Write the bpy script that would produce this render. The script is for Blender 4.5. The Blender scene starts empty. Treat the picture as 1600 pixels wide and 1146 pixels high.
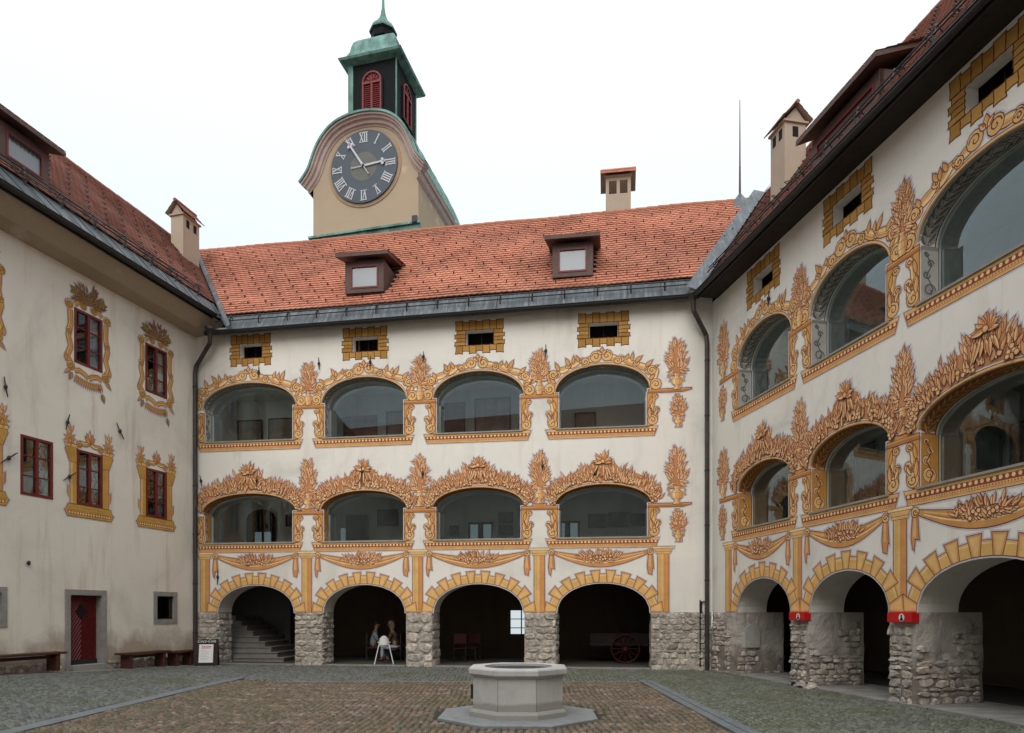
import bpy, bmesh, math, random
import numpy as np
from mathutils import Vector, Matrix
from mathutils.geometry import tessellate_polygon
random.seed(7); rs = np.random.RandomState(5)
R = math.radians; PI = math.pi
SC = bpy.context.scene
COL = SC.collection

# ------------------------------------------------------------------ camera, sky, sun, exposure
EYE = 1.65; FPX = 1066.7; HOR = 957.0
cam = bpy.data.cameras.new("camera"); camo = bpy.data.objects.new("camera", cam); COL.objects.link(camo)
camo.location = (0, 0, EYE); camo.rotation_euler = (R(90), 0, 0)
cam.sensor_width = 36; cam.lens = 24.0; cam.shift_y = 0.24; cam.clip_end = 500; cam.clip_start = 0.1
SC.camera = camo

SUN_EL, SUN_AZ = 44, 190          # azimuth from +Y clockwise: behind the camera
w = bpy.data.worlds.new("World"); SC.world = w; w.use_nodes = True
nt = w.node_tree; nt.nodes.clear()
wo = nt.nodes.new('ShaderNodeOutputWorld')
sky = nt.nodes.new('ShaderNodeTexSky'); sky.sky_type = 'NISHITA'; sky.sun_disc = False
sky.sun_elevation = R(SUN_EL); sky.sun_rotation = R(SUN_AZ)
b1 = nt.nodes.new('ShaderNodeBackground'); b1.inputs[1].default_value = 0.10
nt.links.new(sky.outputs[0], b1.inputs[0])
tc = nt.nodes.new('ShaderNodeTexCoord'); sp = nt.nodes.new('ShaderNodeSeparateXYZ')
nt.links.new(tc.outputs['Generated'], sp.inputs[0])
mr = nt.nodes.new('ShaderNodeMapRange'); mr.inputs['From Min'].default_value = 0; mr.inputs['From Max'].default_value = 1
mr.inputs['To Min'].default_value = 0.56; mr.inputs['To Max'].default_value = 1.36
nt.links.new(sp.outputs['Z'], mr.inputs['Value'])
b2 = nt.nodes.new('ShaderNodeBackground'); b2.inputs[0].default_value = (0.88, 0.945, 0.985, 1)
nt.links.new(mr.outputs[0], b2.inputs[1])
mx = nt.nodes.new('ShaderNodeMixShader'); mx.inputs[0].default_value = 0.9
nt.links.new(b1.outputs[0], mx.inputs[1]); nt.links.new(b2.outputs[0], mx.inputs[2]); nt.links.new(mx.outputs[0], wo.inputs[0])
sun = bpy.data.lights.new("sun", 'SUN'); sun.energy = 1.5; sun.angle = R(50); sun.color = (1.0, 0.955, 0.90)
suno = bpy.data.objects.new("sun", sun); COL.objects.link(suno)
suno.rotation_euler = (R(90 - SUN_EL), 0, R(180 - SUN_AZ)); suno.location = (-8, -12, 30)
vs = SC.view_settings; vs.view_transform = 'Standard'; vs.look = 'None'; vs.gamma = 1; vs.exposure = 0.30; vs.use_curve_mapping = False
SC.cycles.max_bounces = 8

# ------------------------------------------------------------------ materials
MATS = {}
def newmat(name):
    m = bpy.data.materials.new(name); m.use_nodes = True; MATS[name] = m
    return m, m.node_tree, m.node_tree.nodes['Principled BSDF']
def N(t, kind, **kw):
    n = t.nodes.new(kind)
    for k, v in kw.items():
        if k.startswith('i_'):
            key = k[2:].replace('_', ' ')
            n.inputs[key].default_value = v
        else: setattr(n, k, v)
    return n
def ramp(t, src, stops):
    r = t.nodes.new('ShaderNodeValToRGB'); e = r.color_ramp.elements
    e[0].position, e[0].color = stops[0][0], (*stops[0][1], 1)
    e[1].position, e[1].color = stops[-1][0], (*stops[-1][1], 1)
    for p, c in stops[1:-1]:
        x = e.new(p); x.color = (*c, 1)
    t.links.new(src, r.inputs[0]); return r.outputs[0]
def mix(t, f, a, b, mode='MIX'):
    m = t.nodes.new('ShaderNodeMixRGB'); m.blend_type = mode
    for i, s in enumerate((f, a, b)):
        if hasattr(s, 'is_linked') or isinstance(s, bpy.types.NodeSocket): t.links.new(s, m.inputs[i])
        elif i == 0: m.inputs[0].default_value = s
        else: m.inputs[i].default_value = (*s, 1)
    return m.outputs[0]
def noise(t, scale, detail=5, rough=0.55, coord='Object', stretch=None, dist=0.0):
    c = t.nodes.new('ShaderNodeTexCoord'); o = c.outputs[coord]
    if stretch:
        mp = t.nodes.new('ShaderNodeMapping'); mp.inputs['Scale'].default_value = stretch
        t.links.new(o, mp.inputs[0]); o = mp.outputs[0]
    n = N(t, 'ShaderNodeTexNoise', i_Scale=scale, i_Detail=detail, i_Roughness=rough, i_Distortion=dist)
    t.links.new(o, n.inputs['Vector']); return n.outputs['Fac']
def bump(t, bsdf, h, strength=0.3, dist=0.02):
    b = N(t, 'ShaderNodeBump', i_Strength=strength, i_Distance=dist)
    t.links.new(h, b.inputs['Height']); t.links.new(b.outputs[0], bsdf.inputs['Normal'])
def simple(name, col, rough=0.7, var=0.25, scale=6, bmp=0.2, bd=0.01, metal=0, spec=0.4, attr=False, stretch=None):
    m, t, p = newmat(name)
    n = noise(t, scale, 6, 0.6, stretch=stretch)
    a = tuple(c * (1 - var) for c in col); b = tuple(min(1, c * (1 + var)) for c in col)
    out = ramp(t, n, [(0.3, a), (0.7, b)])
    if attr:
        at = N(t, 'ShaderNodeAttribute', attribute_name='tint')
        out = mix(t, 1.0, out, at.outputs['Color'], 'MULTIPLY')
    t.links.new(out, p.inputs['Base Color'])
    p.inputs['Roughness'].default_value = rough; p.inputs['Metallic'].default_value = metal
    p.inputs['Specular IOR Level'].default_value = spec
    if bmp: bump(t, p, noise(t, scale * 4, 6, 0.65), bmp, bd)
    return m
def plaster(name, base, stain, damp, dampz=1.2, sc=0.55, amt=0.6):
    m, t, p = newmat(name)
    n1 = noise(t, sc, 8, 0.62, dist=0.6)
    c = ramp(t, n1, [(0.30, tuple(x * 0.80 for x in base)), (0.48, base), (0.72, tuple(min(1, x * 1.08) for x in base))])
    # run-off streaks (vertical)
    s = noise(t, 1.6, 7, 0.7, stretch=(1.4, 1.4, 0.16))
    sf = ramp(t, s, [(0.53, (0, 0, 0)), (0.74, (amt,) * 3)])
    c = mix(t, sf, c, stain)
    s2 = noise(t, 3.3, 9, 0.75)
    sf2 = ramp(t, s2, [(0.60, (0, 0, 0)), (0.72, (amt * 0.6,) * 3)])
    c = mix(t, sf2, c, stain)
    # rising damp above the plinth
    cc = t.nodes.new('ShaderNodeTexCoord'); sx = t.nodes.new('ShaderNodeSeparateXYZ'); t.links.new(cc.outputs['Object'], sx.inputs[0])
    mrr = N(t, 'ShaderNodeMapRange'); t.links.new(sx.outputs['Z'], mrr.inputs['Value'])
    mrr.inputs['From Min'].default_value = 0.2; mrr.inputs['From Max'].default_value = dampz
    mrr.inputs['To Min'].default_value = 0.62; mrr.inputs['To Max'].default_value = 0
    n3 = noise(t, 1.1, 6, 0.6)
    ml = N(t, 'ShaderNodeMath', operation='MULTIPLY'); t.links.new(mrr.outputs[0], ml.inputs[0]); t.links.new(n3, ml.inputs[1])
    gt = ramp(t, ml.outputs[0], [(0.14, (0, 0, 0)), (0.24, (0.80,) * 3)])
    c = mix(t, gt, c, damp)
    t.links.new(c, p.inputs['Base Color']); p.inputs['Roughness'].default_value = 0.92
    p.inputs['Specular IOR Level'].default_value = 0.2
    h = mix(t, 0.35, noise(t, 2.2, 5, 0.5), noise(t, 28, 5, 0.7))
    bump(t, p, h, 0.45, 0.03)
    return m
M_PL = plaster('plaster_cream', (0.80, 0.765, 0.69), (0.60, 0.54, 0.43), (0.42, 0.34, 0.25))
M_PLL = plaster('plaster_grey_cream', (0.80, 0.745, 0.65), (0.56, 0.47, 0.35), (0.36, 0.27, 0.19), 2.0, 0.4, 0.8)
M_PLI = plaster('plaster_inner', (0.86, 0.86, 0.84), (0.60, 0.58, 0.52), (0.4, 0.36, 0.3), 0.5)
M_PLI2 = plaster('plaster_inner_lower', (0.56, 0.56, 0.53), (0.36, 0.35, 0.30), (0.3, 0.3, 0.25), 0.5)  # darker copy of the inner plaster; the lower gallery's dimness put into the colour
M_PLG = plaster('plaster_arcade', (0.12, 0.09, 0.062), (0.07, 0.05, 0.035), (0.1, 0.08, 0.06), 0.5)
M_PLS = plaster('plaster_soffit', (0.64, 0.60, 0.53), (0.36, 0.31, 0.24), (0.4, 0.3, 0.2), 0.1)
M_TOW = plaster('plaster_tower', (0.58, 0.50, 0.38), (0.44, 0.38, 0.28), (0.4, 0.3, 0.2), 0.1, 0.9)
M_CHM = plaster('plaster_chimney', (0.53, 0.535, 0.54), (0.15, 0.145, 0.14), (0.4, 0.3, 0.2), 0.1, 1.6, 0.9)
M_MOLD = simple('moulding_pink', (0.47, 0.37, 0.33), 0.9, 0.12, 3)
M_RING = simple('clock_surround', (0.38, 0.26, 0.17), 0.9, 0.1, 3)
M_STONE = simple('rubble_stone', (0.54, 0.485, 0.42), 0.95, 0.5, 9, 1.0, 0.05, attr=True)
M_MORTAR = simple('mortar', (0.44, 0.39, 0.33), 0.97, 0.40, 7, 1.0, 0.04)
M_ROUGH = plaster('rough_render', (0.54, 0.49, 0.44), (0.22, 0.18, 0.15), (0.20, 0.165, 0.135), 1.5, 3.0, 1.0)
bump_ = [n for n in M_ROUGH.node_tree.nodes if n.type == 'BUMP'][0]; bump_.inputs['Strength'].default_value = 1.0; bump_.inputs['Distance'].default_value = 0.10
M_FRAME = simple('grey_stone_frame', (0.30, 0.28, 0.255), 0.9, 0.15, 6, 0.3)
M_WELL = plaster('well_limestone', (0.50, 0.485, 0.465), (0.36, 0.345, 0.32), (0.27, 0.26, 0.235), 0.35, 2.2, 0.6)
M_PAD = simple('well_slab_stone', (0.23, 0.24, 0.24), 0.8, 0.15, 5, 0.2)
M_KERB = simple('kerb_stone', (0.15, 0.165, 0.175), 0.75, 0.2, 5, 0.3)
M_FLAG = simple('flagstone', (0.24, 0.23, 0.21), 0.85, 0.3, 3, 0.4)
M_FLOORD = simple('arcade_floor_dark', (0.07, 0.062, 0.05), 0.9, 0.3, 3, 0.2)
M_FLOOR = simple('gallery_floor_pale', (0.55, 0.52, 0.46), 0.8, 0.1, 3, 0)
M_TILE = simple('roof_tile', (0.50, 0.205, 0.130), 0.85, 0.10, 2.2, 0.3, 0.005, attr=True, spec=0.25)
M_TILEO = simple('roof_tile_shaded', (0.31, 0.14, 0.10), 0.85, 0.2, 2.2, 0.3, 0.005, attr=True, spec=0.3)  # duller tile copy; weaker light on the side roofs is put into the colour
M_UNDER = simple('roof_underlay', (0.10, 0.055, 0.04), 0.95, 0.2)
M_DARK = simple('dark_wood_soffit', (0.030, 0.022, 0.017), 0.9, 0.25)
M_IRON = simple('dark_iron', (0.022, 0.022, 0.022), 0.45, 0.3, 9, 0.1)
M_PIPE = simple('downpipe_metal', (0.045, 0.036, 0.030), 0.42, 0.35, 5, 0.1, spec=0.5)
M_BROWN = simple('dormer_brown_sheet', (0.095, 0.055, 0.045), 0.6, 0.2, 6, 0.1)
M_RED = simple('window_red_paint', (0.16, 0.018, 0.014), 0.5, 0.2, 9, 0.1)
M_REDS = simple('shutter_red_paint', (0.19, 0.024, 0.026), 0.6, 0.2, 9, 0.1)
M_DOOR = simple('door_red_paint', (0.13, 0.010, 0.010), 0.5, 0.25, 6, 0.15)
M_BOX = simple('signal_red_box', (0.55, 0.012, 0.014), 0.45, 0.08, 6, 0)
M_BENCH = simple('bench_wood', (0.075, 0.026, 0.018), 0.6, 0.4, 5, 0.3, stretch=(0.3, 4, 4))
M_BLACK = simple('black_void', (0.006, 0.005, 0.005), 0.9, 0.1, 3, 0)
M_WHITE = simple('white_paint', (0.78, 0.78, 0.76), 0.5, 0.05, 5, 0)
M_PAPER = simple('paper', (0.75, 0.75, 0.74), 0.7, 0.04, 5, 0)
M_CLOCK = simple('clock_slate', (0.065, 0.085, 0.105), 0.6, 0.08, 3, 0)
M_CLOCKI = simple('clock_inner', (0.125, 0.125, 0.11), 0.6, 0.08, 3, 0)
M_NUM = simple('clock_numeral_silver', (0.50, 0.50, 0.52), 0.45, 0.08, 3, 0)
M_STEP = simple('stair_stone', (0.22, 0.21, 0.19), 0.85, 0.15, 5, 0.2)
M_SOIL = simple('joint_soil', (0.040, 0.040, 0.030), 1.0, 0.4, 8, 0.4)
M_SKIN = simple('skin', (0.34, 0.185, 0.125), 0.6, 0.05, 9, 0)
M_HAIR = simple('hair_dark', (0.02, 0.013, 0.01), 0.7, 0.2, 9, 0)
M_HAIRB = simple('hair_fair', (0.30, 0.22, 0.13), 0.7, 0.2, 9, 0)
M_TROU = simple('trousers_dark', (0.03, 0.035, 0.05), 0.9, 0.2, 9, 0)
M_TROL = simple('trousers_light', (0.42, 0.44, 0.52), 0.9, 0.1, 9, 0)
M_TOP = simple('top_brown', (0.09, 0.06, 0.04), 0.9, 0.2, 9, 0)
M_SEAT = simple('seat_red', (0.05, 0.005, 0.005), 0.6, 0.2, 9, 0)
M_ART = simple('faded_print', (0.40, 0.34, 0.26), 0.8, 0.35, 2.5, 0)
M_ARTR = simple('reddish_print', (0.26, 0.15, 0.10), 0.8, 0.55, 2.0, 0)
M_ARTD = simple('dark_photograph', (0.07, 0.068, 0.06), 0.5, 0.8, 3.0, 0)
M_TAB = simple('stone_tablet', (0.38, 0.36, 0.33), 0.9, 0.12, 6, 0.2)

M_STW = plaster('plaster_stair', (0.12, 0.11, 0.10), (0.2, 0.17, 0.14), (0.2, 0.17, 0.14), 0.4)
def m_shirt():
    m, t, p = newmat('shirt_checked')
    c = t.nodes.new('ShaderNodeTexCoord')
    ch = N(t, 'ShaderNodeTexChecker', i_Scale=22.0); t.links.new(c.outputs['Object'], ch.inputs[0])
    ch.inputs[1].default_value = (0.26, 0.38, 0.43, 1); ch.inputs[2].default_value = (0.11, 0.19, 0.25, 1)
    t.links.new(ch.outputs[0], p.inputs['Base Color']); p.inputs['Roughness'].default_value = 0.9
    return m
M_SHIRT = m_shirt()
def m_paint():
    m, t, p = newmat('wall_paint')
    at = N(t, 'ShaderNodeAttribute', attribute_name='tint')
    n = ramp(t, noise(t, 2.5, 8, 0.7), [(0.3, (0.80,) * 3), (0.7, (1.12,) * 3)])
    c = mix(t, 1.0, at.outputs['Color'], n, 'MULTIPLY')
    wf = ramp(t, noise(t, 11, 8, 0.8), [(0.60, (0, 0, 0)), (0.75, (0.35,) * 3)])
    c = mix(t, wf, c, (0.62, 0.56, 0.47))
    t.links.new(c, p.inputs['Base Color']); p.inputs['Roughness'].default_value = 0.9
    p.inputs['Specular IOR Level'].default_value = 0.15
    return m
M_PAINT = m_paint()
def m_zinc():
    m, t, p = newmat('zinc_sheet')
    a = ramp(t, noise(t, 1.5, 7, 0.7, stretch=(7, 1, 1)), [(0.3, (0.05, 0.057, 0.064)), (0.52, (0.10, 0.112, 0.122)), (0.75, (0.26, 0.28, 0.29))])
    b = ramp(t, noise(t, 0.8, 5, 0.6), [(0.3, (0.7,) * 3), (0.7, (1.15,) * 3)])
    t.links.new(mix(t, 1.0, a, b, 'MULTIPLY'), p.inputs['Base Color'])
    p.inputs['Metallic'].default_value = 0.25; p.inputs['Roughness'].default_value = 0.5
    bump(t, p, noise(t, 3, 4, 0.5), 0.15, 0.02)
    return m
M_ZINC = m_zinc()
def m_copper(name, k):
    m, t, p = newmat(name)
    a = ramp(t, noise(t, 1.8, 8, 0.7, stretch=(1.2, 1.2, 0.5)), [(0.30, (0.03, 0.05, 0.045)), (0.46, (0.10 * k, 0.20 * k, 0.17 * k)), (0.62, (0.18 * k, 0.34 * k, 0.29 * k)), (0.8, (0.34 * k, 0.47 * k, 0.42 * k))])
    t.links.new(a, p.inputs['Base Color']); p.inputs['Roughness'].default_value = 0.7; p.inputs['Metallic'].default_value = 0.1
    bump(t, p, noise(t, 9, 6, 0.6), 0.3, 0.01)
    return m
M_COP = m_copper('verdigris_copper', 1.0)
def m_coplant():
    m, t, p = newmat('dark_patinated_copper')
    a = ramp(t, noise(t, 1.1, 8, 0.7, stretch=(1.0, 1.0, 0.35)), [(0.60, (0.006, 0.008, 0.007)), (0.68, (0.02, 0.04, 0.033)), (0.78, (0.15, 0.32, 0.26))])
    t.links.new(a, p.inputs['Base Color']); p.inputs['Roughness'].default_value = 0.7; p.inputs['Specular IOR Level'].default_value = 0.12
    return m
M_COPD = m_coplant()
def m_glass(name, tint, k):
    m, t, p = newmat(name); t.nodes.remove(p)
    out = t.nodes['Material Output']
    tr = N(t, 'ShaderNodeBsdfTransparent'); tr.inputs[0].default_value = (*tint, 1)
    gl = N(t, 'ShaderNodeBsdfGlossy'); gl.inputs['Roughness'].default_value = 0.0; gl.inputs[0].default_value = (0.84, 0.97, 1.0, 1)
    fr = N(t, 'ShaderNodeFresnel', i_IOR=1.5)
    ml = N(t, 'ShaderNodeMath', operation='MULTIPLY_ADD'); ml.inputs[1].default_value = k; ml.inputs[2].default_value = 0.03
    ml.use_clamp = True
    t.links.new(fr.outputs[0], ml.inputs[0])
    ms = N(t, 'ShaderNodeMixShader'); t.links.new(ml.outputs[0], ms.inputs[0]); t.links.new(tr.outputs[0], ms.inputs[1]); t.links.new(gl.outputs[0], ms.inputs[2])
    b = N(t, 'ShaderNodeBump', i_Strength=0.03, i_Distance=0.02); t.links.new(noise(t, 0.7, 2, 0.5), b.inputs['Height']); t.links.new(b.outputs[0], gl.inputs['Normal'])
    t.links.new(ms.outputs[0], out.inputs[0])
    return m
M_GLASS = m_glass('gallery_glass', (0.94, 1.0, 0.99), 1.3)
M_GLASSR = m_glass('gallery_glass_coated', (0.92, 0.99, 0.98), 2.0)
M_WGLASS = m_glass('window_glass', (0.80, 0.86, 0.86), 2.6)
def m_emit(name, col, s):
    m, t, p = newmat(name); p.inputs['Emission Color'].default_value = (*col, 1); p.inputs['Emission Strength'].default_value = s
    p.inputs['Base Color'].default_value = (0.1, 0.1, 0.1, 1); return m
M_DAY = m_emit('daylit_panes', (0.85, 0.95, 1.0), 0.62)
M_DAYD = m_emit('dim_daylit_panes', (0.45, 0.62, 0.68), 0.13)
def m_cob(name, moss):
    m, t, p = newmat(name)
    at = N(t, 'ShaderNodeAttribute', attribute_name='tint')
    n = ramp(t, noise(t, 14, 5, 0.6), [(0.3, (0.75,) * 3), (0.7, (1.2,) * 3)])
    c = mix(t, 1.0, at.outputs['Color'], n, 'MULTIPLY')
    g = ramp(t, noise(t, 0.55, 6, 0.65), [(0.48, (0, 0, 0)), (0.66, (moss,) * 3)])
    c = mix(t, g, c, (0.085, 0.085, 0.022))
    t.links.new(c, p.inputs['Base Color']); p.inputs['Roughness'].default_value = 0.6
    p.inputs['Specular IOR Level'].default_value = 0.45
    bump(t, p, noise(t, 40, 4, 0.6), 0.3, 0.004)
    return m
M_COB = m_cob('grey_cobble', 0.55)
M_COBR = m_cob('brown_cobble', 0.5)

for mm in (M_TILE, M_TILEO):      # soot, lichen and weathering in broad patches
    t_ = mm.node_tree; p_ = t_.nodes['Principled BSDF']; src = p_.inputs['Base Color'].links[0].from_socket
    f1 = ramp(t_, noise(t_, 0.45, 8, 0.7, dist=1.0), [(0.40, (0.72,) * 3), (0.55, (1.0,) * 3), (0.75, (1.12,) * 3)])
    c_ = mix(t_, 1.0, src, f1, 'MULTIPLY'); f2 = ramp(t_, noise(t_, 2.6, 9, 0.8), [(0.60, (0, 0, 0)), (0.70, (0.45,) * 3)])
    t_.links.new(mix(t_, f2, c_, (0.30, 0.235, 0.17)), p_.inputs['Base Color'])
# ------------------------------------------------------------------ mesh helpers
class MB:
    def __init__(s): s.v = []; s.f = []; s.c = []; s.col = None
    def vert(s, p): s.v.append(tuple(p)); s.c.append(s.col or (1, 1, 1)); return len(s.v) - 1
    def poly(s, pts): s.f.append([s.vert(p) for p in pts])
    def quadstrip(s, A, B, close=False):
        ia = [s.vert(p) for p in A]; ib = [s.vert(p) for p in B]; n = len(A)
        for i in range(n if close else n - 1):
            j = (i + 1) % n; s.f.append([ia[i], ia[j], ib[j], ib[i]])
    def box(s, a, b, m=None):
        x0, y0, z0 = a; x1, y1, z1 = b
        P = [(x0, y0, z0), (x1, y0, z0), (x1, y1, z0), (x0, y1, z0), (x0, y0, z1), (x1, y0, z1), (x1, y1, z1), (x0, y1, z1)]
        if m: P = [m @ Vector(p) for p in P]
        i = [s.vert(p) for p in P]
        for q in ((0, 3, 2, 1), (4, 5, 6, 7), (0, 1, 5, 4), (1, 2, 6, 5), (2, 3, 7, 6), (3, 0, 4, 7)): s.f.append([i[k] for k in q])
    def bar(s, p, q, r, n=6, r2=None, sq=False):
        p, q = Vector(p), Vector(q); d = (q - p)
        if d.length < 1e-6: return
        d.normalize(); up = Vector((0, 0, 1)) if abs(d.z) < 0.95 else Vector((1, 0, 0))
        a = d.cross(up).normalized(); b = d.cross(a)
        r2 = r if r2 is None else r2
        o = PI / 4 if sq else 0
        A = [p + (a * math.cos(o + 2 * PI * k / n) + b * math.sin(o + 2 * PI * k / n)) * r for k in range(n)]
        B = [q + (a * math.cos(o + 2 * PI * k / n) + b * math.sin(o + 2 * PI * k / n)) * r2 for k in range(n)]
        ia = [s.vert(x) for x in A]; ib = [s.vert(x) for x in B]
        for k in range(n): s.f.append([ia[k], ia[(k + 1) % n], ib[(k + 1) % n], ib[k]])
        s.f.append(ia[::-1]); s.f.append(ib)
    def path(s, pts, r, n=8):
        for a, b in zip(pts[:-1], pts[1:]): s.bar(a, b, r, n)
        for p in pts[1:-1]: s.ball(p, (r * 1.02,) * 3, 8, 5)
    def ball(s, c, r, n=10, m=6):
        rows = []
        for j in range(m + 1):
            t = PI * j / m
            rows.append([(c[0] + r[0] * math.sin(t) * math.cos(2 * PI * k / n), c[1] + r[1] * math.sin(t) * math.sin(2 * PI * k / n), c[2] + r[2] * math.cos(t)) for k in range(n)])
        ids = [[s.vert(p) for p in row] for row in rows]
        for j in range(m):
            for k in range(n): s.f.append([ids[j][k], ids[j + 1][k], ids[j + 1][(k + 1) % n], ids[j][(k + 1) % n]])
    def lathe(s, c, prof, n=8, rot=0, sx=1, sy=1):
        ids = [[s.vert((c[0] + r * sx * math.cos(rot + 2 * PI * k / n), c[1] + r * sy * math.sin(rot + 2 * PI * k / n), c[2] + z)) for k in range(n)] for r, z in prof]
        for a, b in zip(ids[:-1], ids[1:]):
            for k in range(n): s.f.append([a[k], a[(k + 1) % n], b[(k + 1) % n], b[k]])
        if prof[0][0] > 1e-3: s.f.append(ids[0][::-1])
        if prof[-1][0] > 1e-3: s.f.append(ids[-1])
    def mesh(s, name, tint=False):
        me = bpy.data.meshes.new(name); me.from_pydata(s.v, [], s.f); me.update()
        if tint:
            a = me.color_attributes.new('tint', 'FLOAT_COLOR', 'POINT')
            arr = np.ones((len(s.v), 4), dtype=np.float32); arr[:, :3] = np.array(s.c, dtype=np.float32).reshape(-1, 3)
            a.data.foreach_set('color', arr.ravel())
        return me
    def build(s, name, mat, parent=None, tint=False, smooth=False, kind=None):
        me = s.mesh(name, tint); me.materials.append(mat)
        if smooth: me.polygons.foreach_set('use_smooth', [True] * len(me.polygons))
        return link(name, me, parent, kind)
def link(name, me, parent=None, kind=None):
    o = bpy.data.objects.new(name, me); COL.objects.link(o)
    if parent is not None: o.parent = parent
    if kind: o['kind'] = kind
    return o
def thing(name, label, cat, loc=(0, 0, 0), rz=0, group=None):
    o = bpy.data.objects.new(name, None); COL.objects.link(o); o.location = loc; o.rotation_euler = (0, 0, rz)
    o.empty_display_size = 0.3
    o['label'] = label; o['category'] = cat
    if group: o['group'] = group
    return o
def tag(o, label, cat, group=None):
    o['label'] = label; o['category'] = cat
    if group: o['group'] = group
    return o
def cuboid(name, a, b, mat, parent=None, bev=0, label=None):
    m = MB(); m.box(a, b); o = m.build(name, mat, parent)
    if bev:
        bm = bmesh.new(); bm.from_mesh(o.data); bmesh.ops.bevel(bm, geom=bm.edges[:], offset=bev, segments=1, affect='EDGES'); bm.to_mesh(o.data); bm.free()
    if label: o['label'] = label
    return o

# ------------------------------------------------------------------ wing frames: local x along the wall, y into the building, z up
TH = R(8.3)
C_L = Vector((-10.03, 21.66, 0)); dF = Vector((math.cos(TH), -math.sin(TH), 0))
C_R = C_L + dF * 15.88
dR = Vector((200 / FPX, -1, 0)).normalized()
dL = Vector((280 / FPX, 1, 0)).normalized()        # local x of the left wing runs toward the far corner (0 at the corner)
class Frame:
    def __init__(s, c, d): s.c = c; s.d = d; s.inw = Vector((-d.y, d.x, 0)); s.rz = math.atan2(d.y, d.x)
    def w(s, x, y, z): return s.c + s.d * x + s.inw * y + Vector((0, 0, z))
    def px(s, X, Y, y=0.0):                       # pixel of the 1600 px photograph -> (x, z) on the plane at depth y
        r = Vector(((X - 800) / FPX, 1, 0)); o = s.c + s.inw * y
        t = o.dot(s.inw) / r.dot(s.inw)
        P = r * t; return ((P - o).dot(s.d), EYE + (HOR - Y) / FPX * t)
FF, FR, FL = Frame(C_L, dF), Frame(C_R, dR), Frame(C_L, dL)
# roof planes as linear functions over the ground plan:  y0,z0 = tile edge; slope; tilt along x
ROOF = {'F': (FF, 0.1, 11.15, 1.110, 0.012, 8.0), 'L': (FL, -0.2, 11.70, 1.11, 0.0, 0), 'R': (FR, -0.1, 11.13, 1.29, 0.0, 0)}
def zroof(k, P):
    fr, y0, z0, sl, ti, xc = ROOF[k]
    q = P - fr.c; x = q.dot(fr.d); y = q.dot(fr.inw)
    return z0 + (y - y0) * sl + ti * (x - xc)

rear = thing('castle_wing', 'rear castle wing with two painted arched galleries under a bright red tiled roof', 'castle wing', C_L, FF.rz, 'castle wings round the courtyard')
right = thing('castle_wing', 'right castle wing with tall painted gallery arches and red boxes on its stone piers', 'castle wing', C_R, FR.rz, 'castle wings round the courtyard')
left = thing('castle_wing', 'left castle wing with red framed windows, a dark red door and benches along its foot', 'castle wing', C_L, FL.rz, 'castle wings round the courtyard')

# ------------------------------------------------------------------ wall with openings
def arch_pts(a, b, zi, zt, n=22):
    cx, hw = (a + b) / 2, (b - a) / 2
    return [(cx - hw * math.cos(PI * k / n), zi + (zt - zi) * math.sin(PI * k / n) ** 0.92) for k in range(n + 1)]
def gallery_hole(a, b, zs, zi, zt, st=0.07):
    P = arch_pts(a, b, zi, zt)
    return [(a + st, zs), (a + st, zi)] + P + [(b - st, zi), (b - st, zs)]
def front_wall(parent, x0, x1, z0, z1, ground, holes, mat):
    outer = [(x0, z0)]
    for a, b, zt in ground: outer += arch_pts(a, b, z0, zt)
    outer += [(x1, z0), (x1, z1), (x0, z1)]
    loops = [outer] + holes
    tri = tessellate_polygon([[Vector((x, z, 0)) for x, z in l] for l in loops])
    flat = [p for l in loops for p in l]
    m = MB(); ids = [m.vert((x, 0, z)) for x, z in flat]
    for t in tri: m.f.append([ids[i] for i in t])
    o = m.build('wall', mat, parent); return o
def reveal(m, loop, y0, y1, close=True):
    A = [(x, y0, z) for x, z in loop]; B = [(x, y1, z) for x, z in loop]
    m.quadstrip(A, B, close)

UP_S, UP_I, UP_T = 7.02, 8.03, 8.84
LO_S, LO_I, LO_T = 3.82, 4.75, 5.37
GR_I, GR_T = 1.65, 2.53
F_up = [(0.22, 3.36), (4.2, 6.92), (7.74, 10.48), (11.42, 14.14)]
F_lo = [(0.20, 3.36), (4.17, 6.92), (7.72, 10.50), (11.42, 14.18)]
F_gr = [(0.72, 3.33), (4.23, 6.89), (7.72, 10.50), (11.44, 14.17)]
F_at = [(1.50, 2.23), (5.20, 6.00), (8.74, 9.58), (12.40, 13.24)]
R_up = [(1.37, 3.82), (4.48, 6.92), (7.55, 10.40), (11.1, 13.9)]
R_gr = R_up
R_at = [(2.2, 3.05), (5.30, 6.15), (8.58, 9.42), (12.0, 12.85)]
def rect(a, b, c, d): return [(a, c), (a, d), (b, d), (b, c)]
AT0, AT1 = 9.62, 10.06

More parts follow.
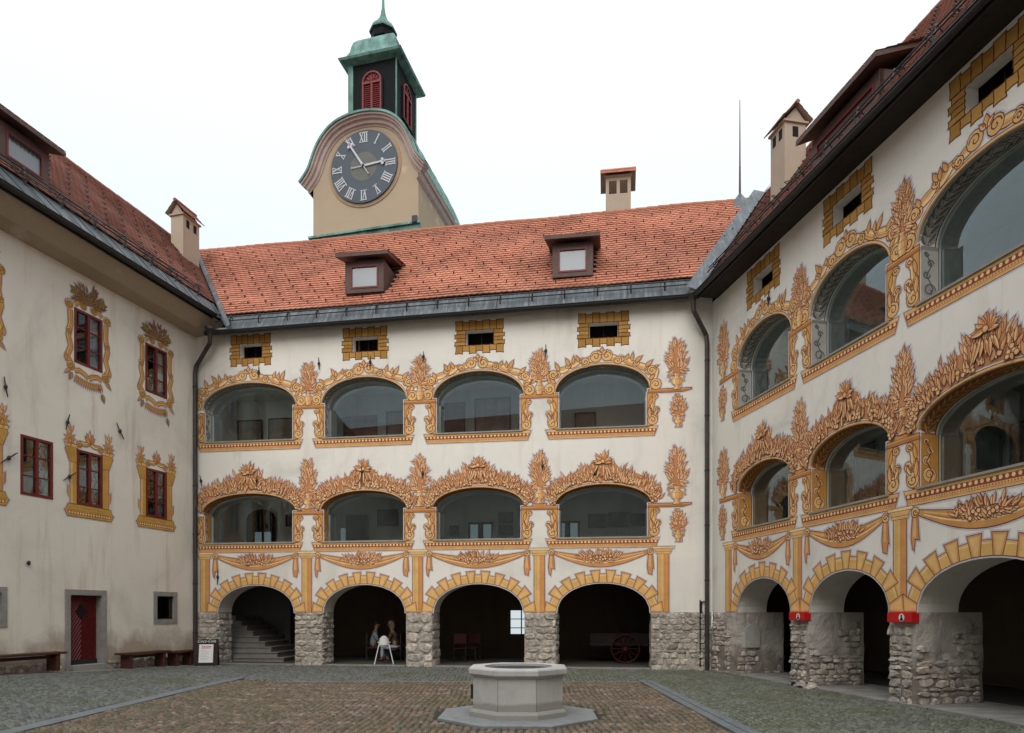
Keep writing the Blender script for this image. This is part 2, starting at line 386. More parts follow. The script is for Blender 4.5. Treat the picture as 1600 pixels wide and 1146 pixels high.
Fh = [gallery_hole(a, b, UP_S, UP_I, UP_T) for a, b in F_up] + [gallery_hole(a, b, LO_S, LO_I, LO_T) for a, b in F_lo] + [rect(a, b, AT0, AT1) for a, b in F_at]
Rh = [gallery_hole(a, b, UP_S, UP_I, UP_T) for a, b in R_up] + [gallery_hole(a, b, LO_S, LO_I, LO_T) for a, b in R_up] + [rect(a, b, AT0, AT1) for a, b in R_at]
front_wall(rear, 0, 15.88, GR_I, 10.62, [(a, b, GR_T) for a, b in F_gr], Fh, M_PL)
front_wall(right, 0, 26.0, GR_I, 10.44, [(a, b, GR_T) for a, b in R_gr], Rh, M_PL)
GD, PD, WD = 0.42, 0.85, 2.7          # glass depth, wall thickness, corridor back wall
def finish_openings(par, ups, los, grs, ats, x0, x1, gback, gmat):
    for lst, (s, i, t) in ((ups, (UP_S, UP_I, UP_T)), (los, (LO_S, LO_I, LO_T))):
        for a, b in lst:
            lp = gallery_hole(a, b, s, i, t)
            m = MB(); reveal(m, lp, 0.0, PD); m.build('reveal', M_PL if s == UP_S else M_PL, par)
            # sill slab
            cuboid('sill', (a + 0.02, -0.035, s - 0.03), (b - 0.02, GD + 0.1, s + 0.012), M_FRAME, par)
            # inner rebate ring behind the glass
            m = MB(); ins = [(x + (0.05 if x < (a + b) / 2 else -0.05), z - (0.05 if z > s + 0.01 else 0)) for x, z in lp]
            m.quadstrip([(x, GD + 0.03, z) for x, z in lp], [(x, GD + 0.03, z) for x, z in ins], True)
            reveal(m, ins, GD + 0.03, PD + 0.05); m.build('rebate', M_PLI, par)
            m = MB(); lp2 = [(x, z) for x, z in lp]; ids = [m.vert((x, GD, z)) for x, z in lp2]; m.f.append(ids[::-1])
            m.build('glass_pane', M_GLASS if par is rear else M_GLASSR, par)
    for a, b in grs:
        m = MB(); reveal(m, arch_pts(a, b, GR_I, GR_T), 0.0, PD, False); m.build('arch_soffit', M_PL, par)
    for a, b in ats:
        m = MB(); lp = rect(a, b, AT0, AT1)
        m.quadstrip([(x, 0, z) for x, z in lp], [(x + (0.02 if x == a else -0.02), 0.22, z + (0.01 if z == AT0 else -0.01)) for x, z in lp], True)
        m.build('reveal', M_PL, par)
        m = MB(); m.box((a + .05, 0.5, AT0 - .1), (b - .05, 0.52, AT1 + .1)); m.box((a - .1, .22, AT0 - .1), (a - .02, .52, AT1 + .1)); m.box((b + .02, .22, AT0 - .1), (b + .1, .52, AT1 + .1))
        m.box((a - .1, .22, AT1 + .1), (b + .1, .52, AT1 + .14)); m.box((a - .1, .22, AT0 - .14), (b + .1, .52, AT0 - .1)); m.build('attic_vent', M_BLACK, par)
        m = MB(); m.bar((a + .1, .3, AT0 + .07), (b - .1, .3, AT0 + .07), .011); m.bar(((a + b) / 2, .3, AT0), ((a + b) / 2, .3, AT1), .009); m.build('vent_bar', M_IRON, par)
    # corridors
    def corridor(z0, z1, back, mat, nm):
        m = MB()
        m.poly([(x0, back, z0), (x1, back, z0), (x1, back, z1), (x0, back, z1)])
        m.poly([(x0, 0.02, z0), (x0, back, z0), (x0, back, z1), (x0, 0.02, z1)])
        m.poly([(x1, 0.02, z0), (x1, back, z0), (x1, back, z1), (x1, 0.02, z1)])
        m.poly([(x0, 0.02, z1), (x1, 0.02, z1), (x1, back, z1), (x0, back, z1)])
        m.build(nm + '_wall', mat, par)
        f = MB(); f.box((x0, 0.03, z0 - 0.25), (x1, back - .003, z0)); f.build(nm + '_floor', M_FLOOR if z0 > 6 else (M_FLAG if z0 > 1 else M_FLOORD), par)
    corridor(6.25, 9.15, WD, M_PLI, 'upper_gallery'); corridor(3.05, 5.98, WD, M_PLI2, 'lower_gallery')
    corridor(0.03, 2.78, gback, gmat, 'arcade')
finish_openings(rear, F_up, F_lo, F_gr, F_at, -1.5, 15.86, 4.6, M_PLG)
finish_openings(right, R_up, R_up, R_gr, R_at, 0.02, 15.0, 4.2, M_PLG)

# left wing wall
Lwin_up = [(-4.42, -3.56), (-2.08, -1.24), (-7.35, -6.5)]     # z 8.03..9.42
Lwin_lo = [(-4.34, -3.56), (-2.05, -1.25), (-5.86, -5.02), (-7.35, -6.5)]
LZU, LZL = (8.03, 9.43), (4.42, 5.83)
Lh = [rect(a, b, *LZU) for a, b in Lwin_up] + [rect(a, b, *LZL) for a, b in Lwin_lo] + [rect(-1.64, -0.96, 1.44, 2.13), rect(-7.1, -6.32, 1.44, 2.10), rect(-4.56, -3.62, 0.30, 2.09)]
front_wall(left, -29, 0, -0.4, 10.42, [], Lh, M_PLL)
def window(par, a, b, z0, z1, grille=False, curtain=False):
    o = MB(); lp = rect(a, b, z0, z1); reveal(o, lp, 0, 0.35); wn = o.build('window', M_PLL, par)
    f = MB(); y0, y1 = -0.012, 0.06; t = 0.065
    f.box((a, y0, z0), (a + t, y1, z1)); f.box((b - t, y0, z0), (b, y1, z1)); f.box((a + t, y0, z0), (b - t, y1, z0 + t)); f.box((a + t, y0, z1 - t), (b - t, y1, z1))
    c = (a + b) / 2; f.box((c - .035, y0 - .006, z0 + t), (c + .035, y1, z1 - t)); f.build('frame', M_RED, wn)
    g = MB(); h = (z1 - z0) / 3
    for k in (1, 2): g.box((a + t, .005, z0 + k * h - .014), (c - .035, .045, z0 + k * h + .014)); g.box((c + .035, .005, z0 + k * h - .014), (b - t, .045, z0 + k * h + .014))
    g.build('glazing_bar', M_RED, wn)
    p = MB(); p.poly([(a + t, .03, z0 + t), (b - t, .03, z0 + t), (b - t, .03, z1 - t), (a + t, .03, z1 - t)]); p.build('pane', M_WGLASS, wn)
    v = MB(); v.box((a - .3, .9, z0 - .3), (b + .3, .92, z1 + .3)); v.box((a - .3, .35, z0 - .3), (a - .28, .9, z1 + .3)); v.box((b + .28, .35, z0 - .3), (b + .3, .9, z1 + .3)); v.box((a - .3, .35, z1 + .28), (b + .3, .9, z1 + .3)); v.box((a - .3, .35, z0 - .3), (b + .3, .9, z0 - .28))
    v.build('dark_room', M_PLG, wn)
    if curtain:
        cu = MB(); n = 14
        cu.quadstrip([(c + .02 + (b - c - .06) * k / n, .12 + .02 * math.sin(k * 2.2), z0 + .05) for k in range(n + 1)], [(c + .02 + (b - c - .06) * k / n, .12 + .02 * math.sin(k * 2.2), z1 - .05) for k in range(n + 1)])
        cu.build('curtain', M_PAPER, wn)
    if grille:
        gr = MB()
        for k in range(5):
            x = a + .12 + (b - a - .24) * k / 4
            if k == 2: continue
            pts = [(x + .035 * math.sin(j * PI / 3 * 1.5), .10, z0 + .05 + (z1 - z0 - .1) * j / 18) for j in range(19)]
            for p, q in zip(pts[:-1], pts[1:]): gr.bar(p, q, .009, 4)
        for k in range(5): gr.bar((a + .05, .1, z0 + .15 + k * .28), (b - .05, .1, z0 + .15 + k * .28), .008, 4)
        gr.build('iron_grille', M_IRON, wn)
for a, b in Lwin_up: window(left, a, b, *LZU, curtain=True)
for a, b in Lwin_lo: window(left, a, b, *LZL, grille=True, curtain=True)
for a, b, z1 in ((-1.64, -0.96, 2.13), (-7.1, -6.32, 2.10)):
    z0 = 1.44; m = MB(); t = .13
    m.box((a - t, -.025, z0 - t), (a, .1, z1 + t)); m.box((b, -.025, z0 - t), (b + t, .1, z1 + t)); m.box((a, -.025, z1), (b, .1, z1 + t)); m.box((a, -.028, z0 - t), (b, .1, z0))
    wn = m.build('small_window', M_FRAME, left)
    p = MB(); p.poly([(a, .07, z0), (b, .07, z0), (b, .07, z1), (a, .07, z1)]); p.build('pane', M_WGLASS, wn)
    p = MB(); p.box((a - .1, .4, z0 - .1), (b + .1, .42, z1 + .1)); reveal(p, rect(a, b, z0, z1), .1, .4); p.build('dark_room', M_BLACK, wn)
    p = MB(); t = .035
    p.box((a, .05, z0), (a + t, .09, z1)); p.box((b - t, .05, z0), (b, .09, z1)); p.box((a, .05, z1 - t), (b, .09, z1)); p.box((a, .05, z0), (b, .09, z0 + t)); p.build('frame', M_DARK, wn)
# door
a, b, z0, z1 = -4.56, -3.62, 0.30, 2.09
m = MB(); m.box((a - .13, -.05, .0), (a, .3, z1 + .14)); m.box((b, -.05, .0), (b + .16, .3, z1 + .14)); m.box((a, -.05, z1), (b, .3, z1 + .14))
dr = m.build('door', M_FRAME, left)
cuboid('threshold', (a, -.16, .0), (b, .3, z0), M_FRAME, dr, .01)
m = MB(); m.box((a, .14, z0), (b, .19, z1)); m.build('door_leaf', M_DOOR, dr)
m = MB(); W_ = b - a; zc = z0 + 1.12; xc = (a + b) / 2
for k in range(-9, 14):          # two halves of diagonal boards meeting in a chevron
    for side in (-1, 1):
        for hh in range(1):
            za = z0 + k * .13; pts = []
            x0_, x1_ = (a + .03, xc - .01) if side < 0 else (xc + .01, b - .03)
            zb0 = za if side < 0 else za + .62; zb1 = za + .62 if side < 0 else za
            P = Vector((x0_, .13, zb0)); Q = Vector((x1_, .13, zb1))
            lo, hi = z0 + .06, z1 - .03
            if P.z > Q.z: P, Q = Q, P
            if Q.z < lo or P.z > hi: continue
            if P.z < lo: P = P.lerp(Q, (lo - P.z) / (Q.z - P.z))
            if Q.z > hi: Q = P.lerp(Q, (hi - P.z) / (Q.z - P.z))
            m.bar(P, Q, .018, 4)
m.build('door_batten', M_DOOR, dr)
m = MB(); m.poly([(xc - .02 - .16, .105, zc + .25), (xc - .02, .105, zc + .05), (xc + .14, .105, zc + .25), (xc - .02, .105, zc + .45)]); m.build('diamond_window', M_BLACK, dr)
cuboid('kick_plate', (a + .01, .10, z0 + .01), (b - .01, .135, z0 + .12), M_IRON, dr)
m = MB(); m.bar((b - .12, .05, 1.2), (b - .12, .14, 1.2), .012); m.bar((b - .12, .05, 1.2), (b - .22, .05, 1.2), .012); m.build('handle', M_IRON, dr)

# ------------------------------------------------------------------ rubble piers
def stone_mesh(w, h, d, rnd):
    m = MB(); t = rnd.uniform(.74, 1.22); wm = rnd.uniform(-.03, .05)
    m.col = (t * (1 + wm), t, t * (1 - wm))
    n = 8; A = []; B = []; Cc = []; ph = rnd.uniform(0, .7); tx_, tz_ = rnd.uniform(-.25, .25), rnd.uniform(-.3, .3)
    for k in range(n):
        th = 2 * PI * k / n + ph; c, s_ = math.cos(th), math.sin(th)
        e = (abs(c) ** 5 + abs(s_) ** 5) ** -.2
        j = rnd.uniform(.80, 1.05)
        x, z = c * e * w / 2 * j, s_ * e * h / 2 * j
        A.append((x, 0.06, z)); B.append((x * .98, -d * rnd.uniform(.05, .45), z * .98)); Cc.append((x * rnd.uniform(.62, .88), -d * (1 + tx_ * x / w * 2 + tz_ * z / h * 2) * rnd.uniform(.85, 1.1), z * rnd.uniform(.6, .88)))
    ia = [m.vert(p) for p in A]; ib = [m.vert(p) for p in B]; ic = [m.vert(p) for p in Cc]
    for P, Q in ((ia, ib), (ib, ic)):
        for k in range(n): m.f.append([P[k], P[(k + 1) % n], Q[(k + 1) % n], Q[k]])
    m.f.append(ic)
    return m
def rubble(parent, frm, L, H, z0, rh, rw, depth, seed, ashlar=False, skip=None):
    """stones on a vertical face; frm(x, off, z) -> local point"""
    rnd = random.Random(seed); z = z0
    while z < H - .04:
        h = min(rnd.uniform(*rh), H - z); 
        if H - z - h < .07: h = H - z
        x = 0
        while x < L - .03:
            w_ = min(rnd.uniform(*rw), L - x)
            if L - x - w_ < .09: w_ = L - x
            if not (skip and skip(x + w_ / 2, z + h / 2)):
                zz = z + h / 2 + rnd.uniform(-.015, .015)
                m = stone_mesh(w_ * rnd.uniform(.93, 1.0), h * rnd.uniform(.92, 1.06), depth * rnd.uniform(.3, 1.5), rnd)
                ang = rnd.uniform(-.12, .12)
                vv = []
                for (px_, py_, pz_) in m.v:
                    qx = px_ * math.cos(ang) - pz_ * math.sin(ang); qz = px_ * math.sin(ang) + pz_ * math.cos(ang)
                    vv.append(tuple(frm(x + w_ / 2 + qx, py_, zz + qz)))
                m.v = vv; o = m.build('stone', M_STONE, parent, True)
            x += w_
        z += h
def rough_box(name, x0, x1, y0, y1, z0, z1, mat, parent, seed, amp=.03, step=.09):
    """pier core: four displaced vertical faces"""
    rnd = random.Random(seed); m = MB(); per = []
    def seg(p, q):
        L = math.hypot(q[0] - p[0], q[1] - p[1]); n = max(1, int(L / step))
        nx, ny = (q[1] - p[1]) / L, -(q[0] - p[0]) / L
        return [((p[0] + (q[0] - p[0]) * k / n), (p[1] + (q[1] - p[1]) * k / n), nx, ny) for k in range(n)]
    per = seg((x0, y0), (x1, y0)) + seg((x1, y0), (x1, y1)) + seg((x1, y1), (x0, y1)) + seg((x0, y1), (x0, y0))
    nz = int((z1 - z0) / step); rows = []
    from mathutils import noise as nz_
    for j in range(nz + 1):
        z = z0 + (z1 - z0) * j / nz; row = []
        for (x, y, nx, ny) in per:
            d = nz_.fractal(Vector((x * 3.1, y * 3.1 + seed, z * 3.1)), 0.8, 2.2, 4) * amp * 1.5 + (0.05 * max(0, .35 - z))
            if j == nz: d = 0
            row.append((x + nx * d, y + ny * d, z))
        rows.append([m.vert(p) for p in row])
    n = len(per)
    for j in range(nz):
        for k in range(n): m.f.append([rows[j][k], rows[j][(k + 1) % n], rows[j + 1][(k + 1) % n], rows[j + 1][k]])
    m.f.append(rows[-1])
    return m.build(name, mat, parent)
F_pier = [(-.02, .72), (3.33, 4.23), (6.89, 7.72), (10.50, 11.44), (14.17, 15.86)]
for i, (a, b) in enumerate(F_pier):
    pr = rough_box('pier', a + .01, b - .01, -.004, PD, -.3, GR_I, M_MORTAR, rear, i * 13 + 1, .016, .07)
    rr = [(.12, .24), (.10, .20), (.2, .34), (.12, .3), (.08, .19)][i]; rw = [(.25, .5), (.16, .5), (.35, .62), (.2, .55), (.12, .38)][i]
    rubble(pr, lambda x, y, z, a=a: (a + x, y - .005, z), b - a, GR_I - .003, -.05, rr, rw, .035, 100 + i)
    if i < 4: rubble(pr, lambda x, y, z, b=b: (b - y, x, z), PD, GR_I - .003, -.05, rr, rw, .03, 200 + i)
R_pier = [(.02, 1.37), (3.82, 4.48), (6.92, 7.55), (10.4, 11.1), (13.9, 26)]
for i, (a, b) in enumerate(R_pier):
    pr = rough_box('pier', a, b, 0.0, 1.35 if i < 4 else PD, -.3, GR_I, M_ROUGH, right, i * 7 + 50, .016, .05 if i < 3 else .3)
    if i == 0:
        rubble(pr, lambda x, y, z: (x + .02, y, z), 1.0, GR_I - .003, -.05, (.08, .18), (.12, .32), .04, 300, skip=lambda x, z: x < .0 or (0.35 < x < .75 and z < .75) or (x > .62 and z > 1.1))
        rubble(pr, lambda x, y, z: (1.37 - y, x, z), 1.3, 1.3, -.1, (.07, .17), (.1, .36), .03, 310, skip=lambda x, z: z > .45 + .3 * math.sin(x * 4.5) or (.12 < x < .72 and z > .6))
    elif i < 3:
        rubble(pr, lambda x, y, z, a=a: (a + x, y - .005, z), b - a - .08, GR_I - .25, -.05, (.05, .19), (.09, .34), .045, 320 + i)
        rubble(pr, lambda x, y, z, b=b: (b - y, x, z), 1.3, 1.45, -.08, (.06, .17), (.10, .38), .035, 340 + i, skip=lambda x, z: z > 1.12 + .36 * math.sin(x * 3.4 + 1 + z * 2) + .15 * math.sin(x * 17 + z * 5))
        rubble(pr, lambda x, y, z, a=a: (a + y, 1.3 - x, z), 1.3, GR_I - .1, -.05, (.08, .18), (.12, .3), .05, 360 + i)
# left plinth rubble patches showing beneath the plaster
rubble(left, lambda x, y, z: (-8.4 + x, y - .004, z), 3.62, .42, .02, (.09, .16), (.11, .24), .02, 400)
rubble(left, lambda x, y, z: (-3.42 + x, y - .004, z), 3.3, .36, -.02, (.09, .16), (.11, .24), .02, 401)
# fallen stones at the pier feet
cl = thing('fallen_stones', 'loose broken stones lying at the foot of the middle right pier', 'stones', FR.w(4.3, -.1, 0), FR.rz)
for k in range(9):
    rnd = random.Random(900 + k); m = stone_mesh(rnd.uniform(.12, .3), rnd.uniform(.08, .16), .1, rnd)
    o = m.build('stone', M_STONE, cl, True); o.location = (rnd.uniform(-.35, .45), rnd.uniform(-.2, .15), .04); o.rotation_euler = (rnd.uniform(-.6, .6), rnd.uniform(-.4, .4), rnd.uniform(0, 6))
# stone tablet on the first right pier
P = arch_pts(.22, .62, 1.15, 1.33, 10); loop = [(.22, .72)] + P + [(.62, .72)]
m = MB(); ids = [m.vert((1.37 + .075, x, z)) for x, z in loop]; m.f.append(ids); m.quadstrip([(1.445, x, z) for x, z in loop], [(1.33, x, z) for x, z in loop], True)
tb = m.build('stone_tablet', M_TAB, right)

# ------------------------------------------------------------------ painted decoration (flat paint on plaster, a few mm proud)
OC = (0.765, 0.475, 0.195); OL = (0.88, 0.66, 0.36); OR = (0.68, 0.31, 0.12); LN = (0.20, 0.055, 0.035); HA = (0.62, 0.59, 0.615)
GL = (0.84, 0.53, 0.30); GD_ = (0.50, 0.18, 0.085); GY = (0.86, 0.59, 0.32); BR = (0.40, 0.27, 0.10); GREY = (0.30, 0.29, 0.26)
class Paint:
    def __init__(s, mapper, seed=0, lw=.016): s.m = MB(); s.map = mapper; s.k = 0; s.r = random.Random(seed); s.lw = lw; s.halos = []; s.LN = LN
    mod = None
    def lay(s):
        s.k += 1
        if s.mod: return .006 + ((s.k - s.mod - 1) % 3) * .0035
        return .004 + s.k * 3e-5
    def fill(s, pts, c):
        y = s.lay(); s.m.col = c; s.m.poly([s.map(x, z, y) for x, z in pts])
    def off(s, pts, d):
        n = len(pts); A = sum(pts[i][0] * pts[(i + 1) % n][1] - pts[(i + 1) % n][0] * pts[i][1] for i in range(n)); sg = 1 if A > 0 else -1
        out = []
        for i in range(n):
            p0, p1, p2 = pts[i - 1], pts[i], pts[(i + 1) % n]
            e1 = (p1[0] - p0[0], p1[1] - p0[1]); e2 = (p2[0] - p1[0], p2[1] - p1[1])
            l1 = math.hypot(*e1) or 1e-9; l2 = math.hypot(*e2) or 1e-9
            nx = e1[1] / l1 + e2[1] / l2; nz = -e1[0] / l1 - e2[0] / l2; L = math.hypot(nx, nz) or 1e-9
            kk = min(2.2, 2 / max(L, .5)); out.append((p1[0] + sg * nx / L * d * kk, p1[1] + sg * nz / L * d * kk))
        return out
    def shape(s, pts, c, ln=None, lw=None, halo=True):
        lw = s.lw if lw is None else lw; ln = ln or s.LN
        if halo: s.halos.append(s.off(pts, lw + .028))
        s.fill(s.off(pts, lw), ln); s.fill(pts, c)
    def line(s, pts, w, c):
        y = s.lay(); A, B = s.sides(pts, lambda t: w / 2); s.m.col = c
        s.m.quadstrip([s.map(x, z, y) for x, z in A], [s.map(x, z, y) for x, z in B])
    def sides(s, pts, wf):
        n = len(pts); A = []; B = []
        for i in range(n):
            p, q = pts[max(0, i - 1)], pts[min(n - 1, i + 1)]
            dx, dz = q[0] - p[0], q[1] - p[1]; L = math.hypot(dx, dz) or 1e-9; w_ = wf(i / (n - 1))
            A.append((pts[i][0] - dz / L * w_, pts[i][1] + dx / L * w_)); B.append((pts[i][0] + dz / L * w_, pts[i][1] - dx / L * w_))
        return A, B
    def ribbon(s, pts, wf, c=OC, hi=OL, lo=OR):
        for d, col in ((s.lw, s.LN), (0, c)):
            y = s.lay(); A, B = s.sides(pts, lambda t: wf(t) + d); s.m.col = col
            s.m.quadstrip([s.map(x, z, y) for x, z in A], [s.map(x, z, y) for x, z in B])
        A, B = s.sides(pts, lambda t: wf(t) + s.lw + .025); s.halos.append(A + B[::-1])
        for sd, col in ((.45, hi), (-.5, lo)):
            A, B = s.sides(pts, lambda t: wf(t) * sd); s.line(A, max(.012, wf(.5) * .45), col)
    def volute(s, c, r, a0=0, d=1, col=OC):
        s.shape([(c[0] + r * math.cos(k * PI / 6), c[1] + r * math.sin(k * PI / 6)) for k in range(12)], col)
        P = [(c[0] + r * (1 - t / 14) * .8 * math.cos(a0 + d * t * .62), c[1] + r * (1 - t / 14) * .8 * math.sin(a0 + d * t * .62)) for t in range(13)]
        s.line(P, s.lw * 1.35, s.LN)
        s.line([(c[0] + r * .86 * math.cos(1.2 + k * .35), c[1] + r * .86 * math.sin(1.2 + k * .35)) for k in range(5)], .014, OL)
    def bez(s, p0, p1, p2, p3, n=10):
        return [tuple(((1 - t) ** 3 * p0[i] + 3 * (1 - t) ** 2 * t * p1[i] + 3 * (1 - t) * t * t * p2[i] + t ** 3 * p3[i]) for i in (0, 1)) for t in [k / n for k in range(n + 1)]]
    def leaf(s, x, z, ang, L, w_, c=GL, c2=GD_, bend=0.0, halo=True, lw=None):
        n = 5; ax = []
        for k in range(n + 1):
            t = k / n; a = ang + bend * t; ax.append((x + L * t * math.cos(ang + bend * t * .5), z + L * t * math.sin(ang + bend * t * .5)))
        pr = [0.12, .75, 1.0, .85, .5, 0]
        A, B = s.sides(ax, lambda t: w_ / 2 * pr[int(round(t * n))])
        pts = A + B[:-1][::-1]
        lw = s.lw if lw is None else lw
        if halo: s.halos.append(s.off(pts, lw + .024))
        s.fill(s.off(pts, lw), s.LN); s.fill(pts, c)
        s.fill(ax[1:] + B[:-1][::-1][:n - 1], c2)
    def blob(s, pts, c): s.halos.append(s.off(pts, .03)); s.fill(pts, c)
    def berry(s, x, z, r, c=GL):
        s.shape([(x + r * math.cos(k * PI / 4), z + r * math.sin(k * PI / 4)) for k in range(8)], c, halo=False)
        s.fill([(x - r * .2 + r * .4 * math.cos(k * PI / 3), z + r * .25 + r * .4 * math.sin(k * PI / 3)) for k in range(6)], GY)
    def build(s, name, parent, label=None, halo=HA):
        hm = MB(); hm.col = halo
        for i, h in enumerate(s.halos): hm.poly([s.map(x, z, .0015 + (i % 60) * 3e-5) for x, z in h])
        off = len(hm.v); m = MB(); m.v = hm.v + s.m.v; m.c = hm.c + s.m.c; m.f = hm.f + [[i + off for i in f] for f in s.m.f]
        o = m.build(name, M_PAINT, parent, True)
        if label: o['label'] = label
        return o
wall = lambda x, z, y: (x, -y, z)

def sill_band(par, a, b, zt, key):
    p = Paint(wall, 1); h = .27
    p.shape([(a, zt), (b, zt), (b - .03, zt - .09), (b - .10, zt - h), (a + .10, zt - h), (a + .03, zt - .09)], OC, lw=.012)
    p.fill([(a + .03, zt - .065), (b - .03, zt - .065), (b - .06, zt - .165), (a + .06, zt - .165)], (0.30, .075, .04))
    n = int((b - a - .1) / .105)
    for k in range(n):
        x = a + .1 + (b - a - .2) * k / (n - 1); r = .036
        p.fill([(x + r * math.cos(q * PI / 3), zt - .105 + r * math.sin(q * PI / 3)) for q in range(6)], OL if k % 2 else GY)
    n2 = n * 2
    for k in range(n2):
        x = a + .09 + (b - a - .18) * k / (n2 - 1)
        p.fill([(x - .012, zt - .175), (x + .014, zt - .175), (x + .014, zt - .205), (x - .012, zt - .205)], GD_)
    p.fill([(a + .075, zt - .215), (b - .075, zt - .215), (b - .08, zt - .232), (a + .08, zt - .232)], OR)
    p.build('painted_sill_band', par)
def pilaster(par, x, w_=.30, zt=3.53):
    p = Paint(wall, 2); z0 = GR_I + .01
    p.shape([(x - w_ / 2, z0), (x + w_ / 2, z0), (x + w_ / 2, zt - .2), (x - w_ / 2, zt - .2)], OC)
    p.fill([(x + w_ * .12, z0), (x + w_ * .5, z0), (x + w_ * .5, zt - .2), (x + w_ * .12, zt - .2)], OR)
    p.fill([(x + w_ * .02, z0), (x + w_ * .2, z0), (x + w_ * .2, zt - .2), (x + w_ * .02, zt - .2)], (0.64, .31, .09))
    p.fill([(x - w_ * .40, z0), (x - w_ * .22, z0), (x - w_ * .22, zt - .2), (x - w_ * .40, zt - .2)], (0.73, .44, .13))
    for (h0, h1, e0, e1) in ((.2, .14, .04, .07), (.14, .05, .03, .12), (.05, 0, .15, .15)):
        p.shape([(x - w_ / 2 - e0, zt - h0), (x + w_ / 2 + e0, zt - h0), (x + w_ / 2 + e1, zt - h1), (x - w_ / 2 - e1, zt - h1)], OC if h1 else OL, lw=.009)
    p.build('painted_pilaster', par)
def voussoirs(par, a, b, zi, zt, n=15):
    p = Paint(wall, 3); cx, hw, rz = (a + b) / 2, (b - a) / 2, zt - zi
    P = arch_pts(a, b, zi, zt, 120); L = [0]
    for q, r_ in zip(P[:-1], P[1:]): L.append(L[-1] + math.hypot(r_[0] - q[0], r_[1] - q[1]))
    def at(s_):
        s_ = max(0, min(L[-1], s_)); i = next((k for k in range(1, len(L)) if L[k] >= s_), len(L) - 1)
        t = (s_ - L[i - 1]) / max(1e-6, L[i] - L[i - 1]); A, B = P[i - 1], P[i]
        x, z = A[0] + (B[0] - A[0]) * t, A[1] + (B[1] - A[1]) * t
        nx, nz = (x - cx) / hw ** 1.6, (z - zi) / rz ** 1.6 + .12; l = math.hypot(nx, nz); return x, z, nx / l, nz / l
    wts = [.78 if k % 2 == 0 else 1.22 for k in range(n)]; tot = sum(wts); cum = [0]
    for w_ in wts: cum.append(cum[-1] + w_ / tot)
    for pas in (1, 0):
        for k in range(n):
            if k % 2 != pas: continue
            long_ = k % 2 == 0
            s0, s1 = L[-1] * cum[k], L[-1] * cum[k + 1]; d = .345 if long_ else .235; d += p.r.uniform(-.012, .012)
            A, B = at(s0), at(s1); fl = .045 if long_ else 0.0
            tx, tz = (B[0] - A[0]), (B[1] - A[1]); tl = math.hypot(tx, tz); tx /= tl; tz /= tl
            def qd(i0, i1, d0, d1, f_):
                W_ = tl; return [(x, max(zi + .012, z)) for x, z in [(A[0] + tx * i0 + A[2] * d0, A[1] + tz * i0 + A[3] * d0), (B[0] - tx * i0 + B[2] * d0, B[1] - tz * i0 + B[3] * d0), (B[0] + B[2] * d1 + tx * (f_ - i1), B[1] + B[3] * d1 + tz * (f_ - i1)), (A[0] + A[2] * d1 - tx * (f_ - i1), A[1] + A[3] * d1 - tz * (f_ - i1))]]
            p.shape(qd(0, 0, 0, d, fl), OR if long_ else OC, lw=.013)
            if long_:
                q = qd(.035, .03, .0, d - .03, fl); p.fill(q, OC); q2 = qd(.06, .07, .03, d - .06, fl); p.fill(q2, (0.82, .52, .20))
            else:
                q = qd(.02, .02, .02, d - .045, fl); p.fill(q, (0.76, .46, .155)); p.line([q[3], q[2]], .016, OL)
    p.build('painted_arch_stones', par)
def festoon(par, x0, x1, seed):
    p = Paint(wall, seed); cx = (x0 + x1) / 2; zk = 3.40
    for sx in (-1, 1):
        kx = x0 + .16 if sx < 0 else x1 - .16
        p.line([(kx - sx * .02, zk), (kx + sx * .2, zk + .15)], .02, GD_)
        tl = [(kx - .05, zk), (kx + .05, zk), (kx + .085, zk - .48), (kx + .03 * sx + .03, zk - .46), (kx + .03 * sx, zk - .66), (kx - .06, zk - .63), (kx - .09, zk - .42)]
        p.shape(tl, OR); p.fill([(kx - .03, zk - .05), (kx + .01, zk - .05), (kx + .02, zk - .45), (kx - .055, zk - .42)], OC)
        p.line([(kx + .03, zk - .05), (kx + .05, zk - .44)], .016, GD_)
    xa, xb = x0 + .18, x1 - .18; n = 16; T = []; B = []
    for k in range(n + 1):
        t = k / n; s_ = math.sin(PI * t)
        T.append((xa + (xb - xa) * t, zk + .04 - .15 * s_)); B.append((xa + (xb - xa) * t, zk - .03 - .40 * s_))
    p.shape(T + B[::-1], (0.64, .32, .10))
    for f_, c in ((.25, OC), (.5, GD_), (.62, OL), (.82, OR)):
        p.line([(T[i][0], T[i][1] * (1 - f_) + B[i][1] * f_) for i in range(1, n)], .028, c)
    for sx in (-1, 1):
        kx = x0 + .16 if sx < 0 else x1 - .16; p.volute((kx, zk), .085, 0, sx)
    rr = p.r; zc = zk - .19; hw = .50 * (x1 - x0) / 2.7
    for k in range(100):
        a_ = rr.uniform(0, 2 * PI); q = rr.uniform(.15, 1) ** .5; x = cx + hw * q * math.cos(a_); z = zc + .13 * q * math.sin(a_)
        p.leaf(x, z, a_ * .6 + (PI / 2 if math.sin(a_) > 0 else -PI / 2) * .4 + rr.uniform(-.3, .3), rr.uniform(.13, .22), .05, rr.choice((GL, GY, OC)), rr.choice((GD_, OR)), lw=.010)
    for k in range(12): p.berry(cx + rr.uniform(-.3, .3), zc + rr.uniform(-.08, .08), .034, GL)
    p.build('painted_festoon', par)
